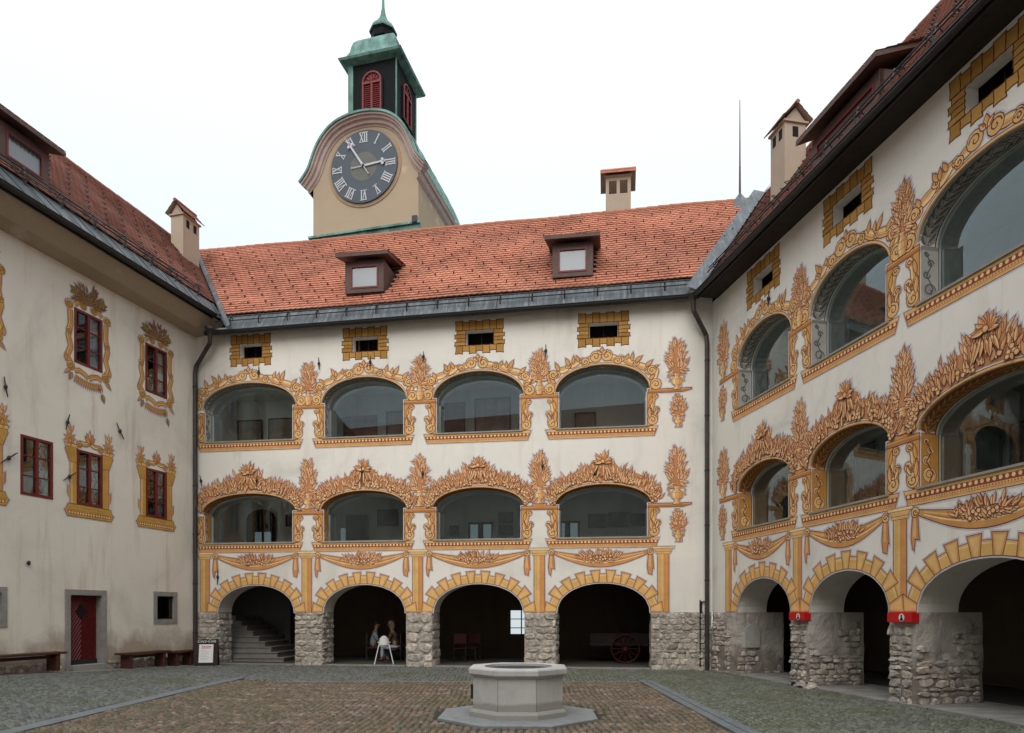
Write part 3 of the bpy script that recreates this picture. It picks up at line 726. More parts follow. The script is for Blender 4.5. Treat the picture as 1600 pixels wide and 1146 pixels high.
def scroll_crest(par, a, b, zi, zt, seed, lo_x=None, hi_x=None):
    p = Paint(wall, seed, .017); cx, hw, rz = (a + b) / 2, (b - a) / 2, zt - zi
    P = arch_pts(a, b, zi, zt, 40)
    for d, c, w_ in ((.026, OC, .05), (.006, GD_, .012), (.056, LN, .014)):
        n_ = len(P); Q = []
        for x, z in P:
            nx, nz = (x - cx) / hw, (z - zi) / rz + .05; l = math.hypot(nx, nz); Q.append((x + nx / l * d, z + nz / l * d))
        p.line(Q, w_, c)
    def pt(th, d):       # th: 0 at the springing, pi/2 at the apex (sx side)
        x, z = hw * math.cos(th), rz * math.sin(th); nx, nz = math.cos(th) / 1, math.sin(th) * hw / rz * .75; l = math.hypot(nx, nz)
        return x + nx / l * d, z + nz / l * d
    for sx in (-1, 1):
        f = lambda q: (cx + sx * q[0], zi + q[1])
        def scr(t0, d0, r0, t1, d1, r1, bulge, w_=.05):
            u_ = p.r.uniform; t0 += u_(-.03, .03); t1 += u_(-.03, .03); d0 += u_(-.02, .02); d1 += u_(-.02, .02); r0 *= u_(.85, 1.2); r1 *= u_(.85, 1.2); bulge *= u_(.7, 1.3)
            p0, p1 = pt(t0, d0), pt(t1, d1); mx_ = ((p0[0] + p1[0]) / 2, (p0[1] + p1[1]) / 2)
            dx, dz = p1[0] - p0[0], p1[1] - p0[1]; L = math.hypot(dx, dz)
            nx, nz = -dz / L, dx / L
            c1 = (p0[0] + dx * .3 + nx * bulge, p0[1] + dz * .3 + nz * bulge); c2 = (p0[0] + dx * .7 - nx * bulge, p0[1] + dz * .7 - nz * bulge)
            p.ribbon([f(q) for q in p.bez(p0, c1, c2, p1)], lambda t: w_ * (.8 + .9 * math.sin(PI * t)))
            p.volute(f(p0), r0, 0 if sx > 0 else PI, sx); p.volute(f(p1), r1, PI, -sx)
        def lf(t, d, L, w_, tilt=0):
            u_ = p.r.uniform; t += u_(-.03, .03); L *= u_(.8, 1.2); tilt += u_(-.25, .25)
            q = pt(t, d); nx, nz = math.cos(t), math.sin(t) * 1.2; an = math.atan2(nz, nx) + tilt
            if sx < 0: an = PI - an
            p.leaf(*f(q), an, L, w_, (0.72, .42, .13), OR)
        scr(1.20, .20, .085, .88, .20, .08, .10)
        scr(.90, .24, .075, .56, .22, .10, -.12)
        lf(1.10, .22, .17, .085, .2); lf(.93, .24, .25, .10, -.1); lf(.98, .22, .2, .08, .4); lf(.66, .26, .22, .1, .2); lf(.58, .24, .26, .1, -.35)
        # long S scroll down to the impost
        if (sx < 0 and lo_x is not False) or sx > 0:
            e = .36
            p0, p3 = pt(.52, .27), (hw + .17, .17)
            p.ribbon([f(q) for q in p.bez(p0, (p0[0] + .28, p0[1] + .1), (hw - .02, .42), p3)], lambda t: .055 + .045 * math.sin(PI * t))
            p.volute(f((p0[0] + .02, p0[1] + .02)), .12, 0, sx); p.volute(f(p3), .15, PI, -sx)
            lf(.35, .10, .2, .09, .3)
        scr(1.46, .25, .135, 1.24, .16, .10, -.06, .05)
    p.leaf(cx, zt + .30, PI / 2, .2, .12, (0.72, .42, .13), OR); p.leaf(cx - .03, zt + .3, PI / 2 + .7, .15, .08); p.leaf(cx + .03, zt + .3, PI / 2 - .7, .15, .08)
    p.build('painted_scroll_crest', par)
def garland(par, a, b, zi, zt, seed):
    p = Paint(wall, seed, .012); cx, hw, rz = (a + b) / 2, (b - a) / 2, zt - zi; rr = p.r
    P = arch_pts(a, b, zi, zt, 40)
    for d, c, w_ in ((.024, OC, .048), (.006, GD_, .012), (.054, LN, .014)):
        Q = []
        for x, z in P:
            nx, nz = (x - cx) / hw, (z - zi) / rz + .05; l = math.hypot(nx, nz); Q.append((x + nx / l * d, z + nz / l * d))
        p.line(Q, w_, c)
    def pt(th, d):
        x, z = hw * math.cos(th), rz * math.sin(th); nx, nz = math.cos(th), math.sin(th) * hw / rz * .6; l = math.hypot(nx, nz)
        return cx + x + nx / l * d, zi + z + nz / l * d
    TH_ = [.22 + (PI - .44) * k / 30 for k in range(31)]
    pf = lambda th: (lambda sd_: .20 + .30 * (1 - sd_) ** .55 + (.16 if sd_ < .15 else 0))(abs(th - PI / 2) / (PI / 2))
    for t0, t1 in zip(TH_[:-1], TH_[1:]): p.fill([pt(t0, .09), pt(t1, .09), pt(t1, pf(t1) + .02), pt(t0, pf(t0) + .02)], (0.58, .26, .12))
    items = []
    for k in range(230):
        th = rr.uniform(.20, PI - .20); side = abs(th - PI / 2) / (PI / 2)
        prof = .12 + .30 * (1 - side) ** .55 + (.10 if side < .15 else 0)
        d = .10 + rr.random() * prof; items.append((-d, th, d, side))
    items.sort()
    for _, th, d, side in items:
        x, z = pt(th, d); s_ = 1 if th < PI / 2 else -1
        an = PI / 2 - s_ * rr.uniform(-.35, .55) - s_ * side * .5
        p.leaf(x, z - .05, an, rr.uniform(.16, .27), rr.uniform(.045, .075), rr.choice((GL, GY, OC, (0.70, .36, .18))), rr.choice((OR, (0.72, .37, .19), (0.72, .37, .19))), rr.uniform(-.5, .5), lw=.0105)
    for k in range(34):
        side = rr.choice((-1, 1)); th = PI / 2 - side * (rr.choice((.25, .62, 1.0)) + rr.uniform(-.1, .1)); x, z = pt(th, rr.uniform(.10, .26)); p.berry(x, z, rr.uniform(.03, .042), rr.choice((GL, OC)))
    for side in (-1, 1):
        for k in range(20):
            x = cx + side * (hw + .06 + rr.uniform(-.05, .10) - k * .004); z = zi + .10 + k * .019; p.berry(x, z, .038, rr.choice((GL, OC)))
    # hanging pods and palmette crown in the middle
    for k in range(9):
        x = cx - .30 + k * .075; p.leaf(x * .5 + cx * .5 + rr.uniform(-.03, .03), zt + .52 + rr.uniform(-.04, .04), -PI / 2 + (k - 4) * .09 + rr.uniform(-.2, .2), rr.uniform(.26, .4), .06, GY, OR, (k - 4) * .05)
    for k in range(11):
        an = R(-20 + 22 * k + rr.uniform(-9, 9)); p.leaf(cx, zt + .66, an, (.30 if k % 2 else .24) * rr.uniform(.8, 1.15), .085, GL if k % 2 else GY, OR, .3 * (1 if k < 5 else -1))
    p.berry(cx, zt + .66, .05, OC)
    p.build('painted_garland', par)
def vase(par, x, zb, ztop, seed, wide=.5, kind=0, sm=False):
    p = Paint(wall, seed, .010); rr = p.r; H = ztop - zb; uh = .30 * H if not sm else .34 * H; s_ = uh / .42
    bz = zb + uh; fh = H - uh; cz = bz + fh * .45
    bl = [(math.sin(PI * min(1, (t * .92 + .08)) ** (.75 if kind else .9)) ** .7 * wide / 2 * .80 + .02, bz - .02 + t * fh * .88) for t in [k / 10 for k in range(11)]]
    p.blob([(x - h_, z_) for h_, z_ in bl] + [(x + h_, z_) for h_, z_ in bl][::-1], (0.58, .26, .12))
    nf = 95 if not sm else 60
    for k in range(nf):        # foliage, from the outer top down to the inner middle
        t = 1 - (k / nf) ** .8 * .98; t = max(0, min(1, t + rr.uniform(-.08, .08)))
        hw_ = wide / 2 * (math.sin(PI * min(1, (t * .92 + .08)) ** (.75 if kind else .9)) ** .7) * .72
        q = rr.uniform(-1, 1); q = math.copysign(abs(q) ** .6, q); ex = hw_ * q
        L_ = (.20 if not sm else .13) * rr.uniform(.75, 1.1); an = PI / 2 - q * (1.15 - .55 * t) + rr.uniform(-.2, .2)
        if t < .15: an = PI / 2 - math.copysign(rr.uniform(1.4, 2.2), q)
        p.leaf(x + ex, bz + .02 + t * (fh - L_ * .9), an, L_, .058, rr.choice((GL, GY, GY, GL)), rr.choice(((0.72, .37, .19), OR, OR)), rr.uniform(-.4, .4), lw=.009)
    if kind == 0:
        for (dx, dz, r_) in ((0, .8, .06), (-.12, .55, .05), (.13, .6, .045), (0.02, .35, .06)):
            for q in range(6): p.leaf(x + dx * wide * 1.6, bz + dz * fh, q * PI / 3 + .5, r_ * 1.5, .04, GY, OR, lw=.007)
            p.berry(x + dx * wide * 1.6, bz + dz * fh, .026, OR)
    pr = [(.05, 1.02), (.085, .97), (.06, .86), (.055, .8), (.13, .66), (.145, .52), (.12, .36), (.05, .22), (.04, .14), (.09, .07), (.10, 0)]
    if kind == 0 and not sm: pr = [(.06, 1.04), (.07, 1.0), (.05, .92), (.06, .8), (.11, .62), (.125, .45), (.11, .25), (.08, .1), (.09, 0)]
    L = [(x - r_ * s_, zb + h * uh) for r_, h in pr]; Rr = [(x + r_ * s_, zb + h * uh) for r_, h in pr]
    if kind:
        for sx in (-1, 1):
            p.ribbon([(x + sx * q * s_, zb + h * uh) for q, h in ((.08, .93), (.16, .95), (.2, .8), (.17, .62), (.21, .48))], lambda t: .012, OC, OC, OC)
    p.shape(L + Rr[::-1], OC)
    p.fill([(x + r_ * s_ * .95, zb + h * uh) for r_, h in pr] + [(x + r_ * s_ * .35, zb + h * uh) for r_, h in pr][::-1], OR)
    p.fill([(x - r_ * s_ * .7, zb + h * uh) for r_, h in pr] + [(x - r_ * s_ * .35, zb + h * uh) for r_, h in pr][::-1], OL)
    for h in (.30, .64, .9): p.line([(x - .1 * s_, zb + h * uh), (x + .1 * s_, zb + h * uh)], .012, GD_)
    p.build('painted_vase', par)
def side_panel(par, x, sx, zs, zi, seed, w_=.31, flame=False):
    """scrolls beside an opening; x = opening edge, sx = direction away from it"""
    p = Paint(wall, seed); H = zi - zs - .1; z0 = zs + .01
    X = lambda q: x + sx * q
    p.shape([(X(0.0), z0), (X(.14), z0), (X(.14), z0 + H), (X(0.0), z0 + H)], (0.64, .33, .09))
    p.ribbon([(X(q), z0 + h * H) for q, h in ((.14, .05), (.24, .22), (.23, .42), (.14, .56), (.15, .74), (.22, .9))], lambda t: .05, OC)
    p.volute((X(w_ * .48), z0 + .15), .135, PI, -sx); p.volute((X(w_ * .82), z0 + .48 * H), .085, 0, sx); p.volute((X(w_ * .72), z0 + H - .085), .075, 0, sx); p.volute((X(.07), z0 + .50 * H), .05, 0, sx)
    p.leaf(X(.08), z0 + .24 * H, PI / 2 + sx * .1, .3, .09, OC, OR); p.leaf(X(.07), z0 + .62 * H, PI / 2 - sx * .2, .26, .08, (0.7, .4, .14), OR); p.leaf(X(.2), z0 + .3 * H, PI / 2 - sx * .5, .2, .06, OL, OR)
    p.build('painted_side_scroll', par)
def ledge(par, x0, x1, z, tip=0):
    p = Paint(wall, 5)
    p.shape([(x0, z - .075), (x1, z - .075), (x1 + tip, z - .01), (x1 + tip, z + .02), (x0, z + .02)], (0.50, .22, .07))
    p.fill([(x0, z - .02), (x1 + tip * .8, z - .02), (x1 + tip, z + .015), (x0, z + .015)], (0.66, .34, .12))
    p.line([(x0, z - .045), (x1, z - .045)], .01, GD_)
    p.build('painted_ledge', par)
def brick_surround(par, a, b, z0, z1, seed):
    p = Paint(wall, seed, .019); rr = p.r; t = .22; BY = (0.42, .225, .055); BY2 = (0.50, .28, .075)  # brick paint darkened: the shade under the eaves is in these colours
    ln = (0.13, .03, .02)
    def blk(x0, x1, zz0, zz1):
        j = lambda: rr.uniform(-.008, .008)
        p.shape([(x0 + j(), zz0 + j()), ((x0 + x1) / 2, zz0 + .012), (x1 + j(), zz0 + j()), (x1 - .01, (zz0 + zz1) / 2), (x1 + j(), zz1 + j()), ((x0 + x1) / 2, zz1 - .008), (x0 + j(), zz1 + j()), (x0 + .01, (zz0 + zz1) / 2)], rr.choice((BY, BY2)), ln, halo=False)
    n = 7; W = b - a + 2 * .30; x0 = a - .30
    for k in range(n):
        xa = x0 + W * k / n; xb = x0 + W * (k + 1) / n
        e = .0 if k % 2 else .07
        blk(xa, xb - .006, z1 + .012, z1 + .25 + e * .5); blk(xa, xb - .006, z0 - .17 - e, z0 - .012)
    m_ = 4; H = z1 - z0
    for k in range(m_):
        za = z0 + H * k / m_; zb = z0 + H * (k + 1) / m_; e = .0 if k % 2 else .06
        blk(a - .27 - e, a - .012, za + .004, zb - .004); blk(b + .012, b + .27 + e, za + .004, zb - .004)
    p.build('painted_brick_surround', par)
def intrados(par, a, b, zs, zi, zt, seed, dark):
    """painted band on the reveal: foliage on the arch, scroll on the jambs"""
    P = arch_pts(a, b, zi, zt, 60); cx, hw, rz = (a + b) / 2, (b - a) / 2, zt - zi; L = [0]
    for q, r_ in zip(P[:-1], P[1:]): L.append(L[-1] + math.hypot(r_[0] - q[0], r_[1] - q[1]))
    def mp(s_, d, y):
        s_ = max(0, min(L[-1] - 1e-6, s_)); i = next(k for k in range(1, len(L)) if L[k] >= s_); t = (s_ - L[i - 1]) / (L[i] - L[i - 1]); A, B = P[i - 1], P[i]
        nx, nz = (cx - (A[0] + B[0]) / 2) / hw ** 2, -((A[1] + B[1]) / 2 - zi) / rz ** 2 - 1e-3; l = math.hypot(nx, nz)
        return (A[0] + (B[0] - A[0]) * t + nx / l * y * 1.2, d, A[1] + (B[1] - A[1]) * t + nz / l * y * 1.2)
    p = Paint(mp, seed, .010); T = L[-1]; n = 50
    if dark: p.LN = (.05, .048, .042)
    bg = (0.50, .48, .43) if dark else (0.46, .21, .07)
    for k in range(n):
        y = .002; p.m.col = bg; p.m.poly([mp(T * k / n, .02, y), mp(T * (k + 1) / n, .02, y), mp(T * (k + 1) / n, GD - .03, y), mp(T * k / n, GD - .03, y)])
    p.k = 30
    for k in range(n): 
        for d0, d1, c in ((.02, .045, OC if not dark else (0.55, .42, .25)), (GD - .05, GD - .03, (.03, .03, .03))):
            p.m.col = c; p.m.poly([mp(T * k / n, d0, .004), mp(T * (k + 1) / n, d0, .004), mp(T * (k + 1) / n, d1, .004), mp(T * k / n, d1, .004)])
    ca, cb = ((0.42, .40, .355), (0.19, .18, .16)) if dark else ((0.66, .35, .11), (0.34, .12, .05))
    p.mod = p.k = 30
    m_ = int(T / 2 / (.15 if dark else .13))
    for h in (0, 1):
        for k in range(m_):
            s_ = .06 + (T / 2 - .08) * k / m_; s_ = s_ if h == 0 else T - s_; dr = 1 if h == 0 else -1
            for sd in (-1, 1):
                an = sd * .85
                an = an if dr > 0 else PI - an
                p.leaf(s_, GD / 2 + .005 + sd * .012, an, .215, .085, ca, cb, -sd * dr * .6, halo=False, lw=.008)
    p.build('painted_intrados', par)
    for sx in (-1, 1):
        xj = a + .07 if sx < 0 else b - .07
        q = Paint(lambda d, z, y, xj=xj, sx=sx: (xj - sx * (y * .7 + .001), d, z), seed + 3, .010)
        bgj = (0.47, .45, .41) if dark else (0.58, .27, .06)
        q.fill([(.015, zs + .02), (GD - .02, zs + .02), (GD - .02, zi - .01), (.015, zi - .01)], bgj)
        q.fill([(.0, zi - .07), (GD - .02, zi - .07), (GD - .02, zi - .0), (.0, zi - .0)], (0.30, .27, .22) if dark else (0.55, .26, .08))
        q.line([(GD - .03, zs + .02), (GD - .03, zi - .01)], .02, (.03, .03, .03))
        H = zi - zs - .1; c1 = (0.12, .12, .11) if dark else LN; c2 = (0.36, .35, .32) if dark else OC
        for (cx_, cz_, r_, d_) in ((.20, .20, .13, 1), (.14, .5, .08, -1), (.22, .72, .07, 1), (.14, .9, .055, -1)):
            if not dark: q.volute((cx_, zs + .06 + cz_ * H), r_, 0, d_)
            else:
                q.fill([(cx_ + r_ * math.cos(k * PI / 5), zs + .06 + cz_ * H + r_ * math.sin(k * PI / 5)) for k in range(10)], c2)
                q.line([(cx_ + r_ * (1 - t / 14) * math.cos(d_ * t * .6), zs + .06 + cz_ * H + r_ * (1 - t / 14) * math.sin(d_ * t * .6)) for t in range(13)], .024, c1)
        q.line([(.2, zs + .1), (.27, zs + .3 * H), (.14, zs + .55 * H), (.24, zs + .75 * H), (.12, zs + H)], .026, c1)
        q.build('painted_jamb', par)

def decorate(par, ups, los, grs, pils, ats, key, first, last):
    n = len(ups)
    for i, (a, b) in enumerate(ups):
        x0 = a - .28 if not (i == 0 and key == 'F') else a - .17
        sill_band(par, max(.06, x0), b + .22, UP_S - .02, i); scroll_crest(par, a, b, UP_I, UP_T, 10 + i)
        intrados(par, a, b, UP_S, UP_I, UP_T, 40 + i, True)
        side_panel(par, b - .07, 1, UP_S, UP_I, 20 + i)
        if not (i == 0 and key == 'F'): side_panel(par, a + .07, -1, UP_S, UP_I, 30 + i)
        else: side_panel(par, a + .07, -1, UP_S, UP_I, 30 + i, .2)
    for i, (a, b) in enumerate(los):
        x0 = a - .28 if not (i == 0 and key == 'F') else a - .15
        sill_band(par, max(.06, x0), b + .22, LO_S - .02, i); garland(par, a, b, LO_I, LO_T, 50 + i)
        intrados(par, a, b, LO_S, LO_I, LO_T, 60 + i, False)
        side_panel(par, b - .07, 1, LO_S, LO_I, 70 + i)
        side_panel(par, a + .07, -1, LO_S, LO_I, 80 + i, .31 if not (i == 0 and key == 'F') else .2)
    for lst, zi in ((ups, UP_I), (los, LO_I)):
        for (a, b), (c, d) in zip(lst[:-1], lst[1:]):
            ledge(par, b - .07, c + .07, zi); p = Paint(wall, 9)
            xm = (b + c) / 2; p.shape([(xm - .2, zi + .025), (xm + .2, zi + .025), (xm + .2, zi + .10), (xm - .2, zi + .10)], OR); p.build('painted_plinth', par)
            vase(par, xm, zi + .10 if zi == LO_I else zi + .03, zi + (1.36 if zi == UP_I else 1.66), int(xm * 10), .46 if zi == UP_I else .50, 0 if zi == UP_I else 1)
    for (a, b) in grs: voussoirs(par, a, b, GR_I, GR_T, 17 if b - a < 2.6 else 19)
    for x in pils: pilaster(par, x)
    for x0, x1 in zip(pils[:-1], pils[1:]): festoon(par, x0 + .2, x1 - .2, int(x0 * 7) + 90)
    for i, (a, b) in enumerate(ats): brick_surround(par, a, b, AT0, AT1, 110 + i)
decorate(rear, F_up, F_lo, F_gr, [.31, 3.72, 7.26, 10.95, 14.52], F_at, 'F', 0, 0)
decorate(right, R_up, R_up, R_gr, [.93, 4.06, 7.17, 10.75, 14.2], R_at, 'R', 0, 0)
for zi in (UP_I, LO_I):
    ledge(rear, 14.10, 15.05, zi, .25); p = None
    vase(rear, 14.90, zi + .0, zi + (1.46 if zi == UP_I else 1.66), 140, .56, 1)
    vase(rear, 14.94, zi - 1.08, zi - .14, 141, .44, 1, True)
    ledge(right, .45, 1.44, zi)
    vase(right, .64, zi + .02, zi + (1.6 if zi == UP_I else 1.4), 142, .50, 1)
    vase(right, .60, zi - 1.1, zi - .16, 143, .4, 1, True)

def left_upper_frame(a, b):
    z0, z1 = LZU; p = Paint(wall, int(-a * 10), .011); cx = (a + b) / 2; rr = p.r
    YO = (0.52, .30, .065)
    for sx, x in ((-1, a), (1, b)):
        p.ribbon([(x + sx * q, z0 + h) for q, h in ((.06, -.12), (.20, .1), (.10, .35), (.17, .62), (.10, .95), (.12, 1.3))], lambda t: .07, YO, OC, OR)
        p.volute((x + sx * .15, z1 + .02), .11, 0, sx, YO); p.volute((x + sx * .15, z0 + .75), .08, 0, sx, YO); p.volute((x + sx * .10, z0 - .12), .11, PI, -sx, YO)
        p.leaf(x + sx * .1, z0 - .2, -PI / 2 + sx * .8, .24, .09, BR, OR); p.leaf(x + sx * .24, z0 - .05, PI / 2, .22, .09, YO, OR)
        p.ribbon([(cx + sx * .42, z0 - .22), (cx + sx * .28, z0 - .17), (cx + sx * .12, z0 - .22), (cx, z0 - .30)], lambda t: .055, YO, OC, OR)
        p.ribbon([(cx + sx * .42, z1 + .06), (cx + sx * .26, z1 + .2), (cx + sx * .08, z1 + .12)], lambda t: .05, YO, OC, OR); p.volute((cx + sx * .16, z1 + .13), .09, 0, sx, YO)
    for k in range(14):
        t = (k - 6.5) / 6.5; p.leaf(cx + t * .36, z0 - .32 - .06 * (1 - t * t), -PI / 2 + t * .35, .2, .06, BR if k % 2 else YO, OR, lw=.008)
    B1, B2 = (0.30, .20, .10), (0.22, .13, .06)
    for k in range(95):
        a_ = rr.uniform(.0, PI); q = 1.05 - k / 95; x = cx + .40 * q * math.cos(a_); z = z1 + .20 + .40 * q * math.sin(a_)
        p.leaf(x, z, a_ + rr.uniform(-.3, .3), rr.uniform(.14, .22), .055, rr.choice((B1, (0.38, .27, .13))), B2, lw=.007)
    for sx in (-1, 1):
        for q in range(5): p.leaf(cx + sx * .42, z1 + .42, q * 1.26, .14, .08, (0.36, .29, .09), (0.27, .2, .06), lw=.007)
    for q in range(3): p.line([(cx, z1 + .2), (cx + (q - 1) * .2, z1 + .5)], .01, B2)
    p.leaf(cx + .3, z0 - .42, -PI / 2 + .5, .14, .02, BR, BR); p.leaf(cx + .42, z0 - .58, -PI / 2 + .3, .2, .1, BR, (0.3, .2, .1)); p.leaf(cx - .5, z0 - .3, -PI / 2 - .4, .2, .1, BR, (0.3, .2, .1))
    p.build('painted_window_frame', left)
def left_lower_frame(a, b):
    z0, z1 = LZL; p = Paint(wall, int(-a * 10) + 5, .012); cx = (a + b) / 2; YO = (0.58, .34, .075)
    for sx, x in ((-1, a), (1, b)):
        X = lambda q: x + sx * q
        p.shape([(X(.01), z0), (X(.20), z0), (X(.20), z1 - .35), (X(.01), z1 - .35)], YO); p.fill([(X(.12), z0), (X(.19), z0), (X(.19), z1 - .35), (X(.12), z1 - .35)], OR if sx > 0 else OC)
        p.shape([(X(.01), z1 - .35), (X(.22), z1 - .35), (X(.34), z1 - .05), (X(.30), z1 + .02), (X(.01), z1 + .02)], YO)
        for k in range(5): p.line([(X(.05 + k * .045), z1 - .3), (X(.08 + k * .06), z1 - .03)], .012, GD_)
        p.shape([(X(-.02), z1 + .02), (X(.32), z1 + .02), (X(.36), z1 + .10), (X(-.02), z1 + .10)], OC)
        for k in range(9): p.leaf(X(.2), z1 + .22, k * 2 * PI / 9, .18, .065, YO, OR, lw=.008)
        for k in range(3): p.leaf(X(.2), z1 + .36, PI / 2 + (k - 1) * .5, .22, .07, GY, OR, lw=.008)
        p.leaf(X(.2), z1 + .10, PI / 2, .14, .08, YO, OR)
        for k in range(4): p.leaf(X(.2), z0 + .15 + k * .06, (PI / 2 - sx * .6), .14, .05, OC, OR, lw=.008)
        p.ribbon(p.bez((X(-.02), z1 + .12), (X(-.1), z1 + .25), (X(-.25), z1 + .06), (cx, z1 + .26)), lambda t: .05, YO)
        p.volute((X(-.07), z1 + .13), .075, 0, sx, YO)
    for k in range(5): p.leaf(cx, z1 + .2, PI / 2 + (k - 2) * .35, .34 - abs(k - 2) * .06, .09, GY if k == 2 else YO, OR)
    zt = z0 - .02; A, B = a - .26, b + .26
    p.shape([(A, zt), (B, zt), (B + .05, zt - .12), (B + .1, zt - .16), (B + .02, zt - .30), (A - .02, zt - .30), (A - .1, zt - .16), (A - .05, zt - .12)], YO)
    p.fill([(A - .02, zt - .17), (B + .02, zt - .17), (B, zt - .25), (A, zt - .25)], (0.33, .12, .035))
    for k in range(16):
        x = A + .04 + (B - A - .08) * k / 15; p.fill([(x + .032 * math.cos(q * PI / 3), zt - .21 + .032 * math.sin(q * PI / 3)) for q in range(6)], GY)
    p.line([(A - .04, zt - .14), (B + .04, zt - .14)], .014, GD_); p.line(p.bez((cx - .3, zt - .04), (cx - .1, zt - .14), (cx + .1, zt + .02), (cx + .3, zt - .08)), .014, GD_)
    p.build('painted_window_frame', left)
for a, b in Lwin_up: left_upper_frame(a, b)
for i, (a, b) in enumerate(Lwin_lo):
    if i != 2: left_lower_frame(a, b)

# ------------------------------------------------------------------ roofs
def clip(poly, fn):
    out = []
    for i in range(len(poly)):
        A, B = poly[i], poly[(i + 1) % len(poly)]; fa, fb = fn(A), fn(B)
        if fa >= 0: out.append(A)
        if (fa >= 0) != (fb >= 0): out.append(A.lerp(B, fa / (fa - fb)))
    return out
def roof_pt(k, x, s_, h=0):
    """point on roof plane k: x along, s_ up the slope from the tile edge, h normal offset (local coords)"""
    fr, y0, z0, sl, ti, xc = ROOF[k]; c = 1 / math.sqrt(1 + sl * sl)
    sg_ = .016 * math.sin(x * .75 + s_ * .5) + .008 * math.sin(x * 2.1 + 1.3 * s_)
    return Vector((x, y0 + s_ * c - h * sl * c, z0 + s_ * sl * c + ti * (x - xc) + h * c + sg_ * min(1, s_)))
def to_world(k, p): fr = ROOF[k][0]; return fr.w(p.x, p.y, p.z)
RIDGE = {'F': 4.0, 'L': 3.0, 'R': 3.2}
def others(k): return {'F': ('L', 'R'), 'L': ('F',), 'R': ('F',)}[k]
def visible(k, p, marg=0.0):
    P = to_world(k, p); return all(P.z - zroof(o, P) > marg for o in others(k))
def make_roof(k, par, x0, x1, mat):
    fr, y0, z0, sl, ti, xc = ROOF[k]; SL = (RIDGE[k] - y0) * math.sqrt(1 + sl * sl)
    # underlay
    poly = [roof_pt(k, x0, 0, -.02), roof_pt(k, x1, 0, -.02), roof_pt(k, x1, SL, -.02), roof_pt(k, x0, SL, -.02)]
    for o in others(k): poly = clip(poly, lambda p, o=o: (lambda P: P.z - zroof(o, P) + .05)(to_world(k, p)))
    m = MB(); m.poly(poly); rf = m.build('roof', M_UNDER, par)
    # back slope so the ridge has thickness
    m = MB(); A, B = roof_pt(k, x0, SL), roof_pt(k, x1, SL); dz = 5.0
    m.poly([A, B, B + Vector((0, dz / sl, -dz)), A + Vector((0, dz / sl, -dz))]); m.build('roof_back', mat, par)
    # tiles
    tw, ex = .18, .172; nrow = int(SL / ex) + 1; m = MB(); rnd = random.Random(ord(k)); nt_ = 0
    dormers = DORM.get(k, [])
    for j in range(nrow):
        s0 = j * ex - .03; st = (j % 2) * tw / 2; n = int((x1 - x0) / tw)
        for i in range(n):
            x = x0 + st + i * tw; pc = roof_pt(k, x + tw / 2, s0 + ex / 2)
            if not visible(k, pc, .10): continue
            if any(da < x + tw / 2 < db and sa < s0 + ex / 2 < sb for da, db, sa, sb in dormers): continue
            sag = .012 * math.sin(x * .9 + j * .3)
            s1 = min(s0 + ex * 1.25, SL); h0 = .036 + rnd.uniform(-.002, .004) + sag; h1 = .004 + sag; g = .0015; jt = rnd.uniform(-.004, .004)
            top = [roof_pt(k, x + g, s1, h1), roof_pt(k, x + g, s0 + .030 + jt, h0), roof_pt(k, x + tw * .22, s0 + .008 + jt, h0), roof_pt(k, x + tw * .5, s0 + jt, h0), roof_pt(k, x + tw * .78, s0 + .008 + jt, h0), roof_pt(k, x + tw - g, s0 + .030 + jt, h0), roof_pt(k, x + tw - g, s1, h1)]
            t = rnd.uniform(.93, 1.07); wv = rnd.uniform(-.05, .05)
            t *= 1 + .10 * math.sin(x * .55 + j * .13) * math.sin(j * .31 + x * .2)
            if rnd.random() < .012: t *= .72
            m.col = (t, t * (1 + wv), t * (1 + wv * 1.2))
            m.poly(top)
            nrm = roof_pt(k, 0, 0, .034) - roof_pt(k, 0, 0, 0)
            m.quadstrip(top[1:6], [q - nrm for q in top[1:6]]); nt_ += 1
    m.build('roof_tiles', mat, rf, True, kind='stuff')
    # snow hooks
    m = MB(); jr = 0; s_ = .35
    while s_ < SL - .3:
        x = x0 + (.3 if jr % 2 else 0) + .1
        while x < x1:
            p = roof_pt(k, x, s_, .03)
            if visible(k, p, .3) and not any(da - .1 < x < db + .1 and sa < s_ < sb for da, db, sa, sb in dormers):
                q = roof_pt(k, x, s_ - .01, .10); m.bar(p, q, .014, 4); m.bar(q, roof_pt(k, x, s_ + .11, .04), .012, 4)
            x += .60
        s_ += .26 if s_ < .5 else .50; jr += 1
    m.build('snow_hooks', M_IRON, rf, kind='stuff')
    # ridge tiles
    rm = MB(); rr_ = .10
    rm.lathe((0, 0, 0), [(rr_, 0), (rr_ * .9, .40)], 8); me = rm.mesh('ridge_tile'); me.materials.append(mat)
    a_ = me.color_attributes.new('tint', 'FLOAT_COLOR', 'POINT'); a_.data.foreach_set('color', [1.0, 1, 1, 1] * len(me.vertices))
    x = x0
    while x < x1:
        p = roof_pt(k, x, SL, .0)
        if visible(k, p, -.4):
            o = link('ridge_tile', me, par); o.location = p + Vector((0, .02, -.01)); o.rotation_euler = (0, R(90), 0)
        x += .38
    # eaves: metal apron, gutter, soffit
    ap = APRON[k]; yg, zg, ye, ze = ap
    T = lambda x: ti * (x - xc)
    wd = .95; x = x0; i = 0
